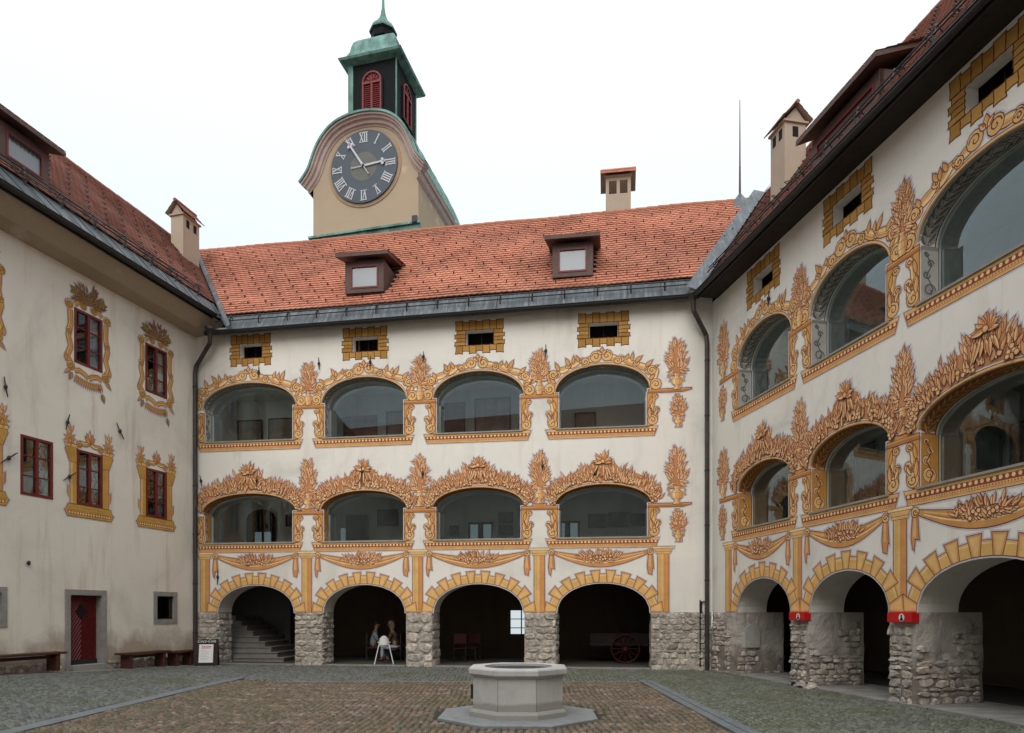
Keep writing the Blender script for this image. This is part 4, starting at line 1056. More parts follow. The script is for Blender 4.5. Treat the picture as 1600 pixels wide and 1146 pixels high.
    while x < x1 - .01:
        xb = min(x + wd, x1)
        P = [Vector((x, yg, zg + T(x))), Vector((xb, yg, zg + T(xb))), Vector((xb, ye + .12, ze + .13 * (ze - zg) / max(.1, ye - yg) * 0.9 + T(xb))), Vector((x, ye + .12, ze + .13 * (ze - zg) / max(.1, ye - yg) * .9 + T(x)))]
        for o in others(k): P = clip(P, lambda p, o=o: (lambda Q: (Q - ROOF[o][0].c).dot(ROOF[o][0].inw) * -1 + APRON_LIM(k, o, Q))(fr.w(p.x, p.y, p.z))) if len(P) > 2 else P
        if len(P) > 2:
            m = MB(); m.poly(P); o_ = m.build('apron_sheet', M_ZINC, rf)
            if len(P) == 4:
                m = MB(); m.bar(P[1] + Vector((0, 0, .008)), P[2] + Vector((0, 0, .008)), .014, 4); m.build('seam', M_ZINC, rf)
        x = xb
    gx0, gx1 = GUT[k]
    E_ = [roof_pt(k, x0, .03, .03), roof_pt(k, x1, .03, .03)]
    for o in others(k): E_ = [roof_pt(k, max(x0, -.6 if k != 'L' else x0), .03, .03), roof_pt(k, min(x1, 15.5 if k == 'F' else (-.9 if k == 'L' else x1)), .03, .03)]
    m = MB(); m.poly([E_[0], E_[1], E_[1] - Vector((0, -.04, .11)), E_[0] - Vector((0, -.04, .11))]); m.build('eaves_shadow_strip', M_BLACK, rf)  # black strip drawing the shadow line under the tile edge
    m = MB(); n = 7; A = []; B = []
    for q in range(n + 1):
        a2 = PI + PI * q / n; A.append((gx0, yg - .07 + .075 * math.cos(a2), zg + T(gx0) - .03 + .085 * math.sin(a2))); B.append((gx1, yg - .07 + .075 * math.cos(a2), zg + T(gx1) - .03 + .085 * math.sin(a2)))
    m.quadstrip(A, B); m.bar((gx0, yg - .15, zg + T(gx0) - .02), (gx1, yg - .15, zg + T(gx1) - .02), .014, 6)
    m.box((min(gx0, gx1), yg + .0, zg - .14 + T(gx0 if k != 'F' else 8)), (max(gx0, gx1), yg + .03, zg - .02 + T(gx0 if k != 'F' else 8))) if k != 'F' else None
    m.build('gutter', M_IRON, rf)
    if k == 'L':
        gx1 = .25; m = MB(); m.quadstrip([(gx0, 0, 10.36), (gx0, yg * .5, 10.44), (gx0, yg + .02, zg - .08)], [(gx1, 0, 10.36), (gx1, yg * .5, 10.44), (gx1, yg + .02, zg - .08)]); m.build('soffit', M_PLS, rf)
    else:
        zs = 10.42 if k == 'R' else 10.58
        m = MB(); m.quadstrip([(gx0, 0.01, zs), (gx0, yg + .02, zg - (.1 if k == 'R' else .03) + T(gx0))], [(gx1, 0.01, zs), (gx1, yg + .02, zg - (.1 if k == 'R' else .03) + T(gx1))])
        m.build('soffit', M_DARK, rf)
    # snow guard rails
    m = MB(); yr = ye - (.10 if k != 'F' else .20); zr = ze - .03 - (.0 if k != 'F' else .22)
    sg0, sg1 = SG[k]
    for dh, dy in (((.10, 0.0), (.24, .06)) if k != 'F' else ((-.02, -.02), (.12, .03))): m.bar((sg0, yr + dy - .06, zr + dh + T(sg0)), (sg1, yr + dy - .06, zr + dh + T(sg1)), .017, 5)
    m.build('snow_guard_rail', M_IRON, rf)
    x = sg0 + .4; bk = MB(); bk.bar((0, 0, -.10), (0, -.05, .14), .02, 4); bk.bar((0, 0, .12), (0, .04, .30), .02, 4); bk.bar((0, .04, .28), (0, .22, .12), .014, 4); bme = bk.mesh('snow_guard_bracket'); bme.materials.append(M_IRON)
    while x < sg1:
        o = link('snow_guard_bracket', bme, rf); o.location = (x, yr - .02, zr + T(x) - (.10 if k == 'F' else 0)); x += .95
    if k == 'L':
        m = MB(); x = sg0
        while x < sg1 - 1: m.bar((x, yr - .05, zr + .2), (x + .95, yg + .1, zg + .16), .010, 4); m.bar((x, yr - .05, zr + .1), (x + .6, yg + .1, zg + .13), .009, 4); x += .95
        m.build('snow_guard_stay', M_IRON, rf)
    return rf
def APRON_LIM(k, o, Q):
    # keep the part of the apron lying on this wing's side of the valley: compare eave-plane heights
    fk, fo = APZ(k, Q), APZ(o, Q); q = (Q - ROOF[o][0].c).dot(ROOF[o][0].inw)
    return q + (fk - fo) + .02
def APZ(k, Q):
    yg, zg, ye, ze = APRON[k]; fr = ROOF[k][0]; y = (Q - fr.c).dot(fr.inw); x = (Q - fr.c).dot(fr.d)
    return zg + (y - yg) * (ze - zg) / (ye - yg) + ROOF[k][4] * (x - ROOF[k][5])
APRON = {'F': (-.30, 10.45, .10, 11.10), 'L': (-.88, 10.88, -.20, 11.66), 'R': (-.60, 10.50, -.10, 11.10)}
GUT = {'F': (.55, 15.45), 'L': (-29, -.30), 'R': (.30, 26)}
SG = {'F': (-.1, 15.75), 'L': (-14, -.1), 'R': (.2, 14)}
# dormer footprints (x0, x1, s0, s1) on the roof
DORM = {'F': [(4.76, 6.12, .75, 2.5), (11.25, 12.55, .75, 2.5)], 'L': [(-6.4, -5.12, .3, 2.2)], 'R': [(4.28, 6.42, .5, 1.9)]}
rfF = make_roof('F', rear, -5.5, 20.5, M_TILE)
rfL = make_roof('L', left, -24, 5.5, M_TILEO)
rfR = make_roof('R', right, -5.5, 18, M_TILEO)

def valley(ka, kb, par, wa, wb, tmax):
    """sheet metal following the intersection of two roof planes"""
    pts = []
    fa = ROOF[ka][0]
    for i in range(25):
        y = ROOF[ka][1] - .75 + (RIDGE[ka] + .75 - ROOF[ka][1]) * i / 24 * tmax
        lo, hi = (-8, 24)
        f = lambda x: (lambda P: zroof(ka, P) - zroof(kb, P))(fa.w(x, y, 0))
        a0, b0 = lo, hi
        if f(a0) * f(b0) > 0: continue
        for _ in range(40):
            c = (a0 + b0) / 2
            if f(a0) * f(c) <= 0: b0 = c
            else: a0 = c
        P = fa.w((a0 + b0) / 2, y, 0); P.z = zroof(ka, P); pts.append(P)
    m = MB(); inv = par.matrix_basis.inverted()
    d = (pts[-1] - pts[0]); dh = Vector((d.x, d.y, 0)).normalized(); sd = Vector((-dh.y, dh.x, 0))
    sg = 1 if sd.dot(fa.inw) > 0 else -1; sd *= sg    # sd points to ka's side
    A = []; B = []; C_ = []
    for P in pts:
        Qa = P + sd * wa; Qa.z = zroof(ka, Qa) + .14; Qb = P - sd * wb; Qb.z = zroof(kb, Qb) + .14; Pc = P.copy(); Pc.z += .12
        A.append(inv @ Qa); B.append(inv @ Pc); C_.append(inv @ Qb)
    m.quadstrip(A, B); m.quadstrip(B, C_)
    m.build('valley_flashing', M_ZINC, par)
bpy.context.view_layer.update()
valley('F', 'L', rear, .09, .07, 1.0); valley('F', 'R', rear, .34, .30, 1.04)

# ------------------------------------------------------------------ dormers
def dormer(par, k, xa, xb, zb, zt, yf, roof_over=.28, w_=.17, pane=None, tilemat=None):
    """shed dormer: front wall at local y=yf from zb to zt"""
    fr, y0, z0, sl, ti, xc = ROOF[k]; T = ti * ((xa + xb) / 2 - xc)
    yat = lambda z: y0 + (z - T - z0) / sl
    m = MB()
    ybk = yat(zt + .25) + .3
    # cheeks
    for x in (xa, xb):
        m.poly([(x, yf, zb), (x, yf, zt), (x, yat(zt) + .25, zt + .05), (x, yat(zb), zb)])
    m.box((xa, yf - .02, zb), (xa + w_, yf + .08, zt)); m.box((xb - w_, yf - .02, zb), (xb, yf + .08, zt)); m.box((xa + w_, yf - .02, zb), (xb - w_, yf + .08, zb + .13)); m.box((xa + w_, yf - .02, zt - .16), (xb - w_, yf + .08, zt))
    d = m.build('dormer', M_BROWN, par)
    m = MB(); t = .05; A, B, C0, D = xa + w_, xb - w_, zb + .13, zt - .16
    m.box((A, yf - .035, C0), (A + t, yf + .03, D)); m.box((B - t, yf - .035, C0), (B, yf + .03, D)); m.box((A + t, yf - .035, C0), (B - t, yf + .03, C0 + t)); m.box((A + t, yf - .035, D - t), (B - t, yf + .03, D)); m.build('frame', M_RED, d)
    m = MB(); m.poly([(A + t, yf + .01, C0 + t), (B - t, yf + .01, C0 + t), (B - t, yf + .01, D - t), (A + t, yf + .01, D - t)]); m.build('pane', pane or M_DORM, d)
    # roof slab (low pitch, rising into the main roof)
    o = .22; yf0 = yf - roof_over; z_f = zt + .02; yb = yat(zt + .35) + .2; z_b = zt + .50
    m = MB()
    P = [(xa - o, yf0, z_f), (xb + o, yf0, z_f), (xb + o * .6, yb, z_b), (xa - o * .6, yb, z_b)]; th = .09
    m.poly([(x, y, z + th) for x, y, z in P]); m.poly(P[::-1])
    for i in range(4): m.poly([P[i], P[(i + 1) % 4], tuple(Vector(P[(i + 1) % 4]) + Vector((0, 0, th))), tuple(Vector(P[i]) + Vector((0, 0, th)))])
    m.build('dormer_roof', M_BROWN, d)
    if tilemat:
        m = MB(); n = int((xb - xa + 2 * o) / .18); rows = 5; rnd = random.Random(3)
        for j in range(rows):
            for i in range(n):
                f0, f1 = j / rows, min(1, (j + 1.2) / rows); L_ = lambda f, g: Vector((xa - o + (xb - xa + 2 * o) * (g / n), yf0 + (yb - yf0) * f, z_f + th + .012 + (z_b - z_f) * f))
                t_ = rnd.uniform(.6, 1.1); m.col = (t_, t_, t_); u = Vector((0, 0, .02))
                q = [L_(f0, i + .03) + u, L_(f0, i + .97) + u, L_(f1, i + .97), L_(f1, i + .03)]
                m.poly(q); m.poly([q[0], q[1], q[1] - u * 1.3, q[0] - u * 1.3])
        m.build('dormer_tiles', tilemat, d, True, kind='stuff')
    return d
def m_dorm():
    m, t, p = newmat('dormer_pane'); p.inputs['Base Color'].default_value = (0.24, 0.27, 0.29, 1); p.inputs['Roughness'].default_value = 0.12
    p.inputs['Specular IOR Level'].default_value = 0.7
    return m
M_DORM = m_dorm()
dormer(rear, 'F', 4.80, 6.05, 11.62, 12.62, .42, tilemat=M_TILEO)
dormer(rear, 'F', 11.30, 12.50, 11.66, 12.66, .42, tilemat=M_TILEO)
dl = dormer(left, 'L', -6.38, -5.14, 11.98, 12.86, 0.0, .30, .16, tilemat=M_TILEO)
dormer(right, 'R', 4.3, 6.4, 11.50, 12.10, .22, .28, .14, M_BROWN, tilemat=M_TILEO)
# fringed curtain edge seen in the left dormer
m = MB(); 
for k in range(8): x = -6.17 + k * .103; m.poly([(x, -.037, 12.66), (x + .10, -.037, 12.66), (x + .09, -.037, 12.59), (x + .05, -.037, 12.56), (x + .01, -.037, 12.59)])
m.build('scalloped_valance', M_DARK, dl)

# ------------------------------------------------------------------ chimneys
def chimney(par, x, y, w_, d_, z0, z1, hood, label=None, tilemat=M_TILEO, openf=False):
    m = MB()
    zo = z1 - .46
    if openf:
        m.box((x - w_ / 2, y - d_ / 2, z0), (x + w_ / 2, y + d_ / 2, zo)); q = .11
        for fx in (-1, 0, 1):
            for fy in ((-1, 1) if fx else (-1,)): 
                px_ = x + fx * (w_ / 2 - q / 2); py_ = y + fy * (d_ / 2 - q / 2)
                m.box((px_ - q / 2, py_ - q / 2, zo), (px_ + q / 2, py_ + q / 2, z1))
        m.box((x - w_ / 2, y - d_ / 2, z1), (x + w_ / 2, y + d_ / 2, z1 + .12))
    else:
        m.box((x - w_ / 2, y - d_ / 2, z0), (x + w_ / 2, y + d_ / 2, z1))
    c = m.build('chimney', M_CHM, par)
    if label: c['label'] = label
    if not openf:
        e = .012
        for fx in (-1, 1): cuboid('flue_opening', (x + fx * w_ * .22 - .07, y - d_ / 2 - e, z1 - .36), (x + fx * w_ * .22 + .07, y - d_ / 2 + .02, z1 - .10), M_BLACK, c)
        if par is right: cuboid('flue_opening', (x + w_ / 2 - .02, y - .08, z1 - .36), (x + w_ / 2 + e, y + .08, z1 - .10), M_BLACK, c)
    zt = z1 + (.12 if openf else 0)
    m = MB(); e = .13; m.box((x - w_ / 2 - .05, y - d_ / 2 - .05, zt), (x + w_ / 2 + .05, y + d_ / 2 + .05, zt + .05)); m.build('cornice', M_CHM, c)
    m = MB(); zt += .05; e = .19 if openf else .13; hx, hy = w_ / 2 + e, d_ / 2 + e; rh = .42
    rnd = random.Random(int(x * 10))
    if hood == 'x':      # ridge runs along x, slopes face +-y
        for s_ in (-1, 1):
            for j in range(3):
                f0, f1 = j / 3, (j + 1.15) / 3; f1 = min(1, f1)
                n = max(3, int(2 * hx / .2))
                for i in range(n):
                    t = rnd.uniform(.75, 1.2); m.col = (t, t, t)
                    xa, xb = x - hx + 2 * hx * i / n, x - hx + 2 * hx * (i + .95) / n
                    q = [Vector((xa, y + s_ * hy * (1 - f0), zt + rh * f0 + .035)), Vector((xb, y + s_ * hy * (1 - f0), zt + rh * f0 + .035)), Vector((xb, y + s_ * hy * (1 - f1), zt + rh * f1 + .01)), Vector((xa, y + s_ * hy * (1 - f1), zt + rh * f1 + .01))]
                    m.poly(q); m.poly([q[0], q[1], q[1] - Vector((0, 0, .035)), q[0] - Vector((0, 0, .035))])
        g = MB()
        for sx in (-1, 1): g.poly([(x + sx * (w_ / 2), y - d_ / 2, zt), (x + sx * (w_ / 2), y + d_ / 2, zt), (x + sx * (w_ / 2), y, zt + rh * .85)])
        for s_ in (-1, 1): g.poly([(x - hx, y + s_ * hy, zt), (x + hx, y + s_ * hy, zt), (x + hx, y, zt + rh), (x - hx, y, zt + rh)])
    else:
        for s_ in (-1, 1):
            for j in range(3):
                f0, f1 = j / 3, min(1, (j + 1.15) / 3); n = max(3, int(2 * hy / .2))
                for i in range(n):
                    t = rnd.uniform(.75, 1.2); m.col = (t, t, t)
                    ya, yb = y - hy + 2 * hy * i / n, y - hy + 2 * hy * (i + .95) / n
                    q = [Vector((x + s_ * hx * (1 - f0), ya, zt + rh * f0 + .035)), Vector((x + s_ * hx * (1 - f0), yb, zt + rh * f0 + .035)), Vector((x + s_ * hx * (1 - f1), yb, zt + rh * f1 + .01)), Vector((x + s_ * hx * (1 - f1), ya, zt + rh * f1 + .01))]
                    m.poly(q); m.poly([q[0], q[1], q[1] - Vector((0, 0, .035)), q[0] - Vector((0, 0, .035))])
        g = MB()
        for sy in (-1, 1): g.poly([(x - w_ / 2, y + sy * (d_ / 2), zt), (x + w_ / 2, y + sy * (d_ / 2), zt), (x, y + sy * (d_ / 2), zt + rh * .85)])
        for s_ in (-1, 1): g.poly([(x + s_ * hx, y - hy, zt), (x + s_ * hx, y + hy, zt), (x, y + hy, zt + rh), (x, y - hy, zt + rh)])
    g.build('hood_gable', M_CHM, c); m.build('hood_tiles', tilemat, c, True, kind='stuff')
    m = MB()
    if hood == 'x': m.bar((x - hx, y, zt + rh + .02), (x + hx, y, zt + rh + .02), .06, 6)
    else: m.bar((x, y - hy, zt + rh + .02), (x, y + hy, zt + rh + .02), .06, 6)
    m.col = (1, 1, 1); m.build('hood_ridge', tilemat, c, True)
    m = MB(); m.box((x - w_ / 2 - .04, y - d_ / 2 - .04, z0), (x + w_ / 2 + .04, y + d_ / 2 + .04, z0 + 1.0)); 
    return c
chimney(rear, 13.28, 4.35, .86, .8, 15.0, 16.62, 'x', 'short chimney with open arcaded top and red tiled hood', M_TILE, True)
chimney(left, 1.95, 2.05, .80, .50, 13.2, 15.42, 'x', 'tall cream chimney with a gabled tile hood')
chimney(right, 1.35, 1.5, .66, .62, 12.6, 14.55, 'x', 'stained chimney with gabled hood beside the dormer')

# lightning rod on the corner of the rear roof
P0 = FF.w(17.35, 4.0, 15.55)
lr = thing('lightning_rod', 'tall thin lightning rod standing on the right end of the rear roof ridge', 'lightning rod', P0)
m = MB(); m.bar((0, 0, -.3), (0, 0, 1.2), .045, 6, .03); m.bar((0, 0, 1.2), (0, 0, 3.45), .028, 6, .012); m.build('rod', M_BROWN, lr)
m = MB(); m.lathe((0, 0, -1.25), [(1.0, 0), (.30, 1.15), (.05, 1.5)], 8); m.build('base_flashing', M_ZINC, lr)

# ------------------------------------------------------------------ downpipes and hoppers
def downpipe(par, pts, hop, label):
    m = MB(); m.path(pts, .066, 8); o = m.build('downpipe', M_PIPE, par); o['label'] = label
    m = MB(); m.lathe(hop, [(.06, -.22), (.08, -.14), (.17, 0), (.17, .06)], 8); m.build('rain_hopper', M_PIPE, o)
    x, y = pts[-1][0], pts[-1][1]
    c = MB(); c.lathe((0, 0, 0), [(.075, -.02), (.075, .02)], 8); me = c.mesh('pipe_clamp'); me.materials.append(M_IRON); z = 1.0
    while z < pts[-2][2] - .3: q = link('pipe_clamp', me, o); q.location = (x, y, z); z += 1.55
downpipe(rear, [(.75, -.42, 10.2), (.72, -.38, 10.0), (.10, -.12, 9.42), (.06, -.12, 9.2), (.06, -.12, -.05)], (.75, -.40, 10.40), 'downpipe in the left corner')
downpipe(rear, [(15.30, -.45, 10.3), (15.32, -.42, 10.05), (15.70, -.13, 9.45), (15.72, -.13, 9.2), (15.72, -.13, -.05)], (15.30, -.42, 10.5), 'downpipe in the right corner')
m = MB(); m.box((15.55, -.03, 1.62), (15.6, -.02, 1.95)); m.bar((15.54, -.03, .1), (15.54, -.03, 2.0), .02, 6); m.bar((15.54, -.05, 1.95), (15.7, -.05, 1.95), .02, 6); m.build('conduit', M_IRON, rear)

# ------------------------------------------------------------------ iron wall anchors
def anchor(fr, par, X, Y, dx, dy):
    x, z = fr.px(X, Y); x2, z2 = fr.px(X + dx, Y + dy); m = MB()
    m.bar((x, -.03, z), (x2, -.06, z2), .022, 5, .012); m.bar((x, -.03, z), (2 * x - x2, -.03, 2 * z - z2), .018, 5, .010); m.ball((x, -.04, z), (.045, .04, .06), 6, 4)
    m.bar((x, 0.01, z), (x, -.05, z), .03, 5)
    m.build('wall_anchor', M_IRON, par)
for q in ((7, 605, 2, 16), (12, 716, 12, -8), (104, 660, 2, -12), (186, 674, 5, 13), (107, 745, 9, -6), (43, 880, 1, 3)): anchor(FL, left, *q)
for q in ((499, 569, 1, 10), (405, 582, 0, 9), (579, 566, 0, 10), (662, 558, 0, 8), (853, 549, 0, 10), (402, 752, 0, 8), (566, 738, 0, 18), (661, 740, 0, 9), (848, 728, 0, 8), (930, 740, 4, -8), (315, 752, 2, 9), (341, 902, 0, 12)): anchor(FF, rear, *q)
anchor(FR, right, 1203, 467, 0, 12)

# ------------------------------------------------------------------ clock tower
TA = R(14); TX, TY = (570 - 800) / FPX * 26.5, 26.5
tower = thing('clock_tower', 'cream clock tower with curved gable and green copper lantern behind the rear roof', 'clock tower', (TX, TY, 0), -TA)
HWT = 2.22; CZ = 18.90; DEP = 4.5
prof = [(0, 1.97), (.55, 1.92), (1.10, 1.76), (1.55, 1.44), (1.89, .98), (2.09, .52), (2.27, .04), (2.64, -.38)]
# wall body with curved top
top = [(-x, CZ + z - .1) for x, z in prof[:-1][::-1]] + [(x, CZ + z - .1) for x, z in prof[1:-1]]
top = [(max(-HWT, min(HWT, x)), z) for x, z in top]
loop = [(-HWT, 12), *top, (HWT, 12)]
m = MB(); m.poly([(x, 0, z) for x, z in loop]); m.poly([(x, DEP, z) for x, z in loop][::-1]); m.quadstrip([(x, 0, z) for x, z in loop], [(x, DEP, z) for x, z in loop], True); m.build('wall', M_TOW, tower)
full = [(-x, z) for x, z in prof[::-1]] + [(x, z) for x, z in prof[1:]]
def smooth(P, it=2):
    for _ in range(it):
        Q = [P[0]]
        for a, b in zip(P[:-1], P[1:]): Q += [(a[0] * .75 + b[0] * .25, a[1] * .75 + b[1] * .25), (a[0] * .25 + b[0] * .75, a[1] * .25 + b[1] * .75)]
        P = Q + [P[-1]]
    return P
full = smooth(full)
def inset(P, d):
    out = []
    for i in range(len(P)):
        p, q = P[max(0, i - 1)], P[min(len(P) - 1, i + 1)]; dx, dz = q[0] - p[0], q[1] - p[1]; L = math.hypot(dx, dz); out.append((P[i][0] + dz / L * d, P[i][1] - dx / L * d))
    return out
# stepped mouldings following the gable
m = MB(); steps = [(0.04, -.34), (.12, -.34), (.12, -.27), (.20, -.24), (.22, -.15), (.32, -.12), (.35, -.05), (.40, -.02)]
for (d0, y0), (d1, y1) in zip(steps[:-1], steps[1:]):
    A = inset(full, d0); B = inset(full, d1); m.quadstrip([(x, y0, CZ + z) for x, z in A], [(x, y1, CZ + z) for x, z in B])
for e in (0, -1):
    m.poly([(inset(full, d)[e][0], y, CZ + inset(full, d)[e][1]) for d, y in steps] + [(inset(full, .40)[e][0], .05, CZ + inset(full, .40)[e][1]), (full[e][0], .05, CZ + full[e][1])])
# side cornices running back
for sx in (-1, 1):
    pr = [(2.49, -.42), (2.44, -.56), (2.38, -.60), (2.32, -.76), (2.22, -.88)]
    m.quadstrip([(sx * x, -.2, CZ + z) for x, z in pr], [(sx * x, DEP + .2, CZ + z) for x, z in pr])
m.build('cornice', M_MOLD, tower)
# copper barrel roof
m = MB(); o0 = inset(full, -.03); o1 = inset(full, .05)
sp_ = [(0, 1.99), (.55, 1.94), (1.10, 1.78), (1.58, 1.46), (1.93, .98), (2.15, .52), (2.34, .02), (2.50, -.42)]; sp_ = smooth([(-x, z) for x, z in sp_[::-1]] + sp_[1:])
m.quadstrip([(x, -.1, CZ + z) for x, z in sp_], [(x, DEP + .25, CZ + z) for x, z in sp_])
m.quadstrip([(x, -.40, CZ + z) for x, z in o0], [(x, -.05, CZ + z) for x, z in o0]); m.quadstrip([(x, -.40, CZ + z) for x, z in o1], [(x, -.40, CZ + z) for x, z in o0])
m.quadstrip([(x, -.40, CZ + z) for x, z in o1], [(x, -.05, CZ + z) for x, z in o1])
for j in range(1, 7):
    y = -.40 + j * .72
    if y < 0: continue
    for a, b in zip(sp_[:-1], sp_[1:]): m.bar((a[0], y, CZ + a[1]), (b[0], y, CZ + b[1]), .025, 4)
m.build('copper_roof', M_COP, tower)
m = MB(); m.box((-HWT - .12, -.12, 15.9), (HWT + .12, .0, 16.42)); m.box((-HWT - .12, -.20, 16.36), (HWT + .12, -.12, 16.44)); m.build('base_flashing', M_COP, tower)
m = MB(); m.box((2.05, -.25, 16.38), (2.25, -.12, 16.62)); m.build('flashing_bracket', M_IRON, tower)
# clock
m = MB(); nn = 48; CR = 1.40
def ring(m, r0, r1, y0, y1, cz=CZ):
    m.quadstrip([(r0 * math.cos(2 * PI * k / nn), y0, cz + r0 * math.sin(2 * PI * k / nn)) for k in range(nn)], [(r1 * math.cos(2 * PI * k / nn), y1, cz + r1 * math.sin(2 * PI * k / nn)) for k in range(nn)], True)
ring(m, CR + .13, CR + .13, -.005, -.03); ring(m, CR + .13, CR, -.03, -.04); ring(m, CR, CR, -.04, -.02); m.build('clock_surround', M_RING, tower)
m = MB(); m.poly([(CR * math.cos(2 * PI * k / nn), -.10, CZ + CR * math.sin(2 * PI * k / nn)) for k in range(nn)]); ring(m, CR, CR, -.10, -.045)
face = m.build('clock_face', M_CLOCK, tower)
m = MB(); m.poly([(.56 * math.cos(2 * PI * k / nn), -.104, CZ + .56 * math.sin(2 * PI * k / nn)) for k in range(nn)]); m.build('inner_disc', M_CLOCKI, face)
def numeral(txt, hour):
    h, wI = .37, .045; adv = {'I': .085, 'V': .17, 'X': .18}; W = sum(adv[c] for c in txt); x = -W / 2; m = MB(); y = -.112
    def st(p, q, w_):
        dx, dz = q[0] - p[0], q[1] - p[1]; L = math.hypot(dx, dz); nx, nz = -dz / L * w_ / 2, dx / L * w_ / 2
        m.poly([(p[0] + nx, y, p[1] + nz), (q[0] + nx, y, q[1] + nz), (q[0] - nx, y, q[1] - nz), (p[0] - nx, y, p[1] - nz)])
    for c in txt:
        a = adv[c]
        if c == 'I': st((x + a / 2, -h / 2), (x + a / 2, h / 2), wI)
        if c == 'V': st((x + .02, h / 2), (x + a / 2, -h / 2), wI); st((x + a - .02, h / 2), (x + a / 2, -h / 2), .028)
        if c == 'X': st((x + .02, h / 2), (x + a - .02, -h / 2), wI); st((x + a - .02, h / 2), (x + .02, -h / 2), .028)
        x += a
    y = -.1125
    st((-W / 2 - .01, h / 2), (W / 2 + .01, h / 2), .028); st((-W / 2 - .01, -h / 2), (W / 2 + .01, -h / 2), .028)
    ang = -hour * PI / 6; rr_ = CR * .80; o = m.build('numeral', M_NUM, face)
    o.location = (-rr_ * math.sin(ang), 0, CZ + rr_ * math.cos(ang)); o.rotation_euler = (0, -ang, 0)
for h_, t_ in enumerate(('XII', 'I', 'II', 'III', 'IIII', 'V', 'VI', 'VII', 'VIII', 'IX', 'X', 'XI')): numeral(t_, h_)
def hand(ang, L, tail, w_, y, cross):
    m = MB(); d = (math.sin(ang), math.cos(ang)); n = (math.cos(ang), -math.sin(ang))
    P = lambda s, t: (d[0] * s + n[0] * t, y, CZ + d[1] * s + n[1] * t)
    m.poly([P(0, w_), P(L * .8, w_ * .7), P(L, 0), P(L * .8, -w_ * .7), P(0, -w_)])
    m.poly([P(-tail, .012), P(0, .018), P(0, -.018), P(-tail, -.012)])
    for t in (-1, 0, 1): c = (cross + (0 if t else .07), t * .075); m.poly([P(c[0] + .06 * math.cos(q * PI / 4), c[1] + .06 * math.sin(q * PI / 4)) for q in range(8)])
    m.ball(P(-tail, 0), (.035, .02, .035), 6, 4)
    m.build('clock_hand', M_NUM, face)
hand(R(-33), 1.42, .40, .045, -.17, 1.0); hand(R(86), 1.12, .48, .042, -.15, .80)
m = MB(); m.ball((0, -.15, CZ), (.06, .05, .06), 8, 5); m.build('hub', M_IRON, face)
# lantern
LCX, LCY = -.10, DEP / 2 - .35; HW = 1.03; LZ0, LZ1 = 20.7, 23.85
m = MB(); m.box((LCX - HW, LCY - HW, LZ0), (LCX + HW, LCY + HW, LZ1)); lan = m.build('lantern', M_COPD, tower)
m = MB()
for sx in (-1, 1):
    for sy in (-1, 1): m.bar((LCX + sx * HW, LCY + sy * HW, LZ0), (LCX + sx * HW, LCY + sy * HW, LZ1 - .05), .035, 4)
m.box((LCX - HW - .004, LCY - HW - .03, LZ0), (LCX - HW + .20, LCY - HW - .012, LZ1 - .1))
m.build('corner_strip', M_COP, lan)
m = MB(); m.box((LCX - HW - .14, LCY - HW - .14, LZ0 + .05), (LCX + HW + .14, LCY + HW + .14, LZ0 + .36)); m.build('base_moulding', M_COP, lan)
def shutter(parent, rot):
    lw_, z0, z1 = .42, 21.75, 22.85
    Mx = Matrix.Translation((LCX, LCY, 0)) @ Matrix.Rotation(rot, 4, 'Z')
    m = MB(); y = -HW - .07
    def bx(a, b): m.box(a, b, Mx)
    bx((-lw_, y, z0), (-lw_ + .07, y + .08, z1)); bx((lw_ - .07, y, z0), (lw_, y + .08, z1)); bx((-.04, y - .004, z0), (.04, y + .08, z1)); bx((-lw_, y, z0 - .06), (lw_, y + .08, z0 + .02)); bx((-lw_, y - .006, z1 - .03), (lw_, y + .08, z1 + .05))
    n = 12
    o_ = [(lw_ * math.cos(PI * k / n), z1 + .05 + lw_ * math.sin(PI * k / n)) for k in range(n + 1)]; i_ = [(x * .84, z1 + .05 + (z - z1 - .05) * .84) for x, z in o_]
    m.quadstrip([Mx @ Vector((x, y, z)) for x, z in o_], [Mx @ Vector((x, y, z)) for x, z in i_]); m.quadstrip([Mx @ Vector((x, y, z)) for x, z in o_], [Mx @ Vector((x, y + .08, z)) for x, z in o_])
    for k in range(1, 6): a = PI * k / 6; m.bar(Mx @ Vector((0, y + .03, z1 + .05)), Mx @ Vector((lw_ * .85 * math.cos(a), y + .03, z1 + .05 + lw_ * .85 * math.sin(a))), .018, 4)
    s_ = m.build('shutter', M_REDS, lan)
    m = MB(); m.poly([Mx @ Vector((x, y + .06, z)) for x, z in [(-lw_, z0)] + o_[::-1] + [(lw_, z0)]]); m.build('shutter_backing', M_RED, s_)
    m = MB(); m.box((-lw_ - .1, y - .03, z0 - .13), (lw_ + .1, y + .08, z0 - .07), Mx); m.box((-lw_ - .07, y + .01, z0 - .07), (-lw_, y + .07, z1 + .12), Mx); m.box((lw_, y + .01, z0 - .07), (lw_ + .07, y + .07, z1 + .12), Mx); m.build('shutter_sill', M_COPD, s_)
    lv = MB()
    for k in range(13):
        for x0 in (-lw_ + .08, .05): z = z0 + .06 + k * .083; lv.poly([Mx @ Vector((x0, y + .02, z)), Mx @ Vector((x0 + lw_ - .14, y + .02, z)), Mx @ Vector((x0 + lw_ - .14, y + .055, z + .06)), Mx @ Vector((x0, y + .055, z + .06))])
    lv.build('louvres', M_REDS, s_, kind='stuff')
shutter(lan, 0); shutter(lan, PI / 2)
s2 = math.sqrt(2)
m = MB()
prf = [(1.02, -.16), (1.32, -.06), (1.36, .02), (1.30, .06), (1.10, .26), (1.00, .48), (.96, .72), (.90, .92), (.78, 1.08), (.55, 1.20), (.44, 1.28), (.42, 1.42)]
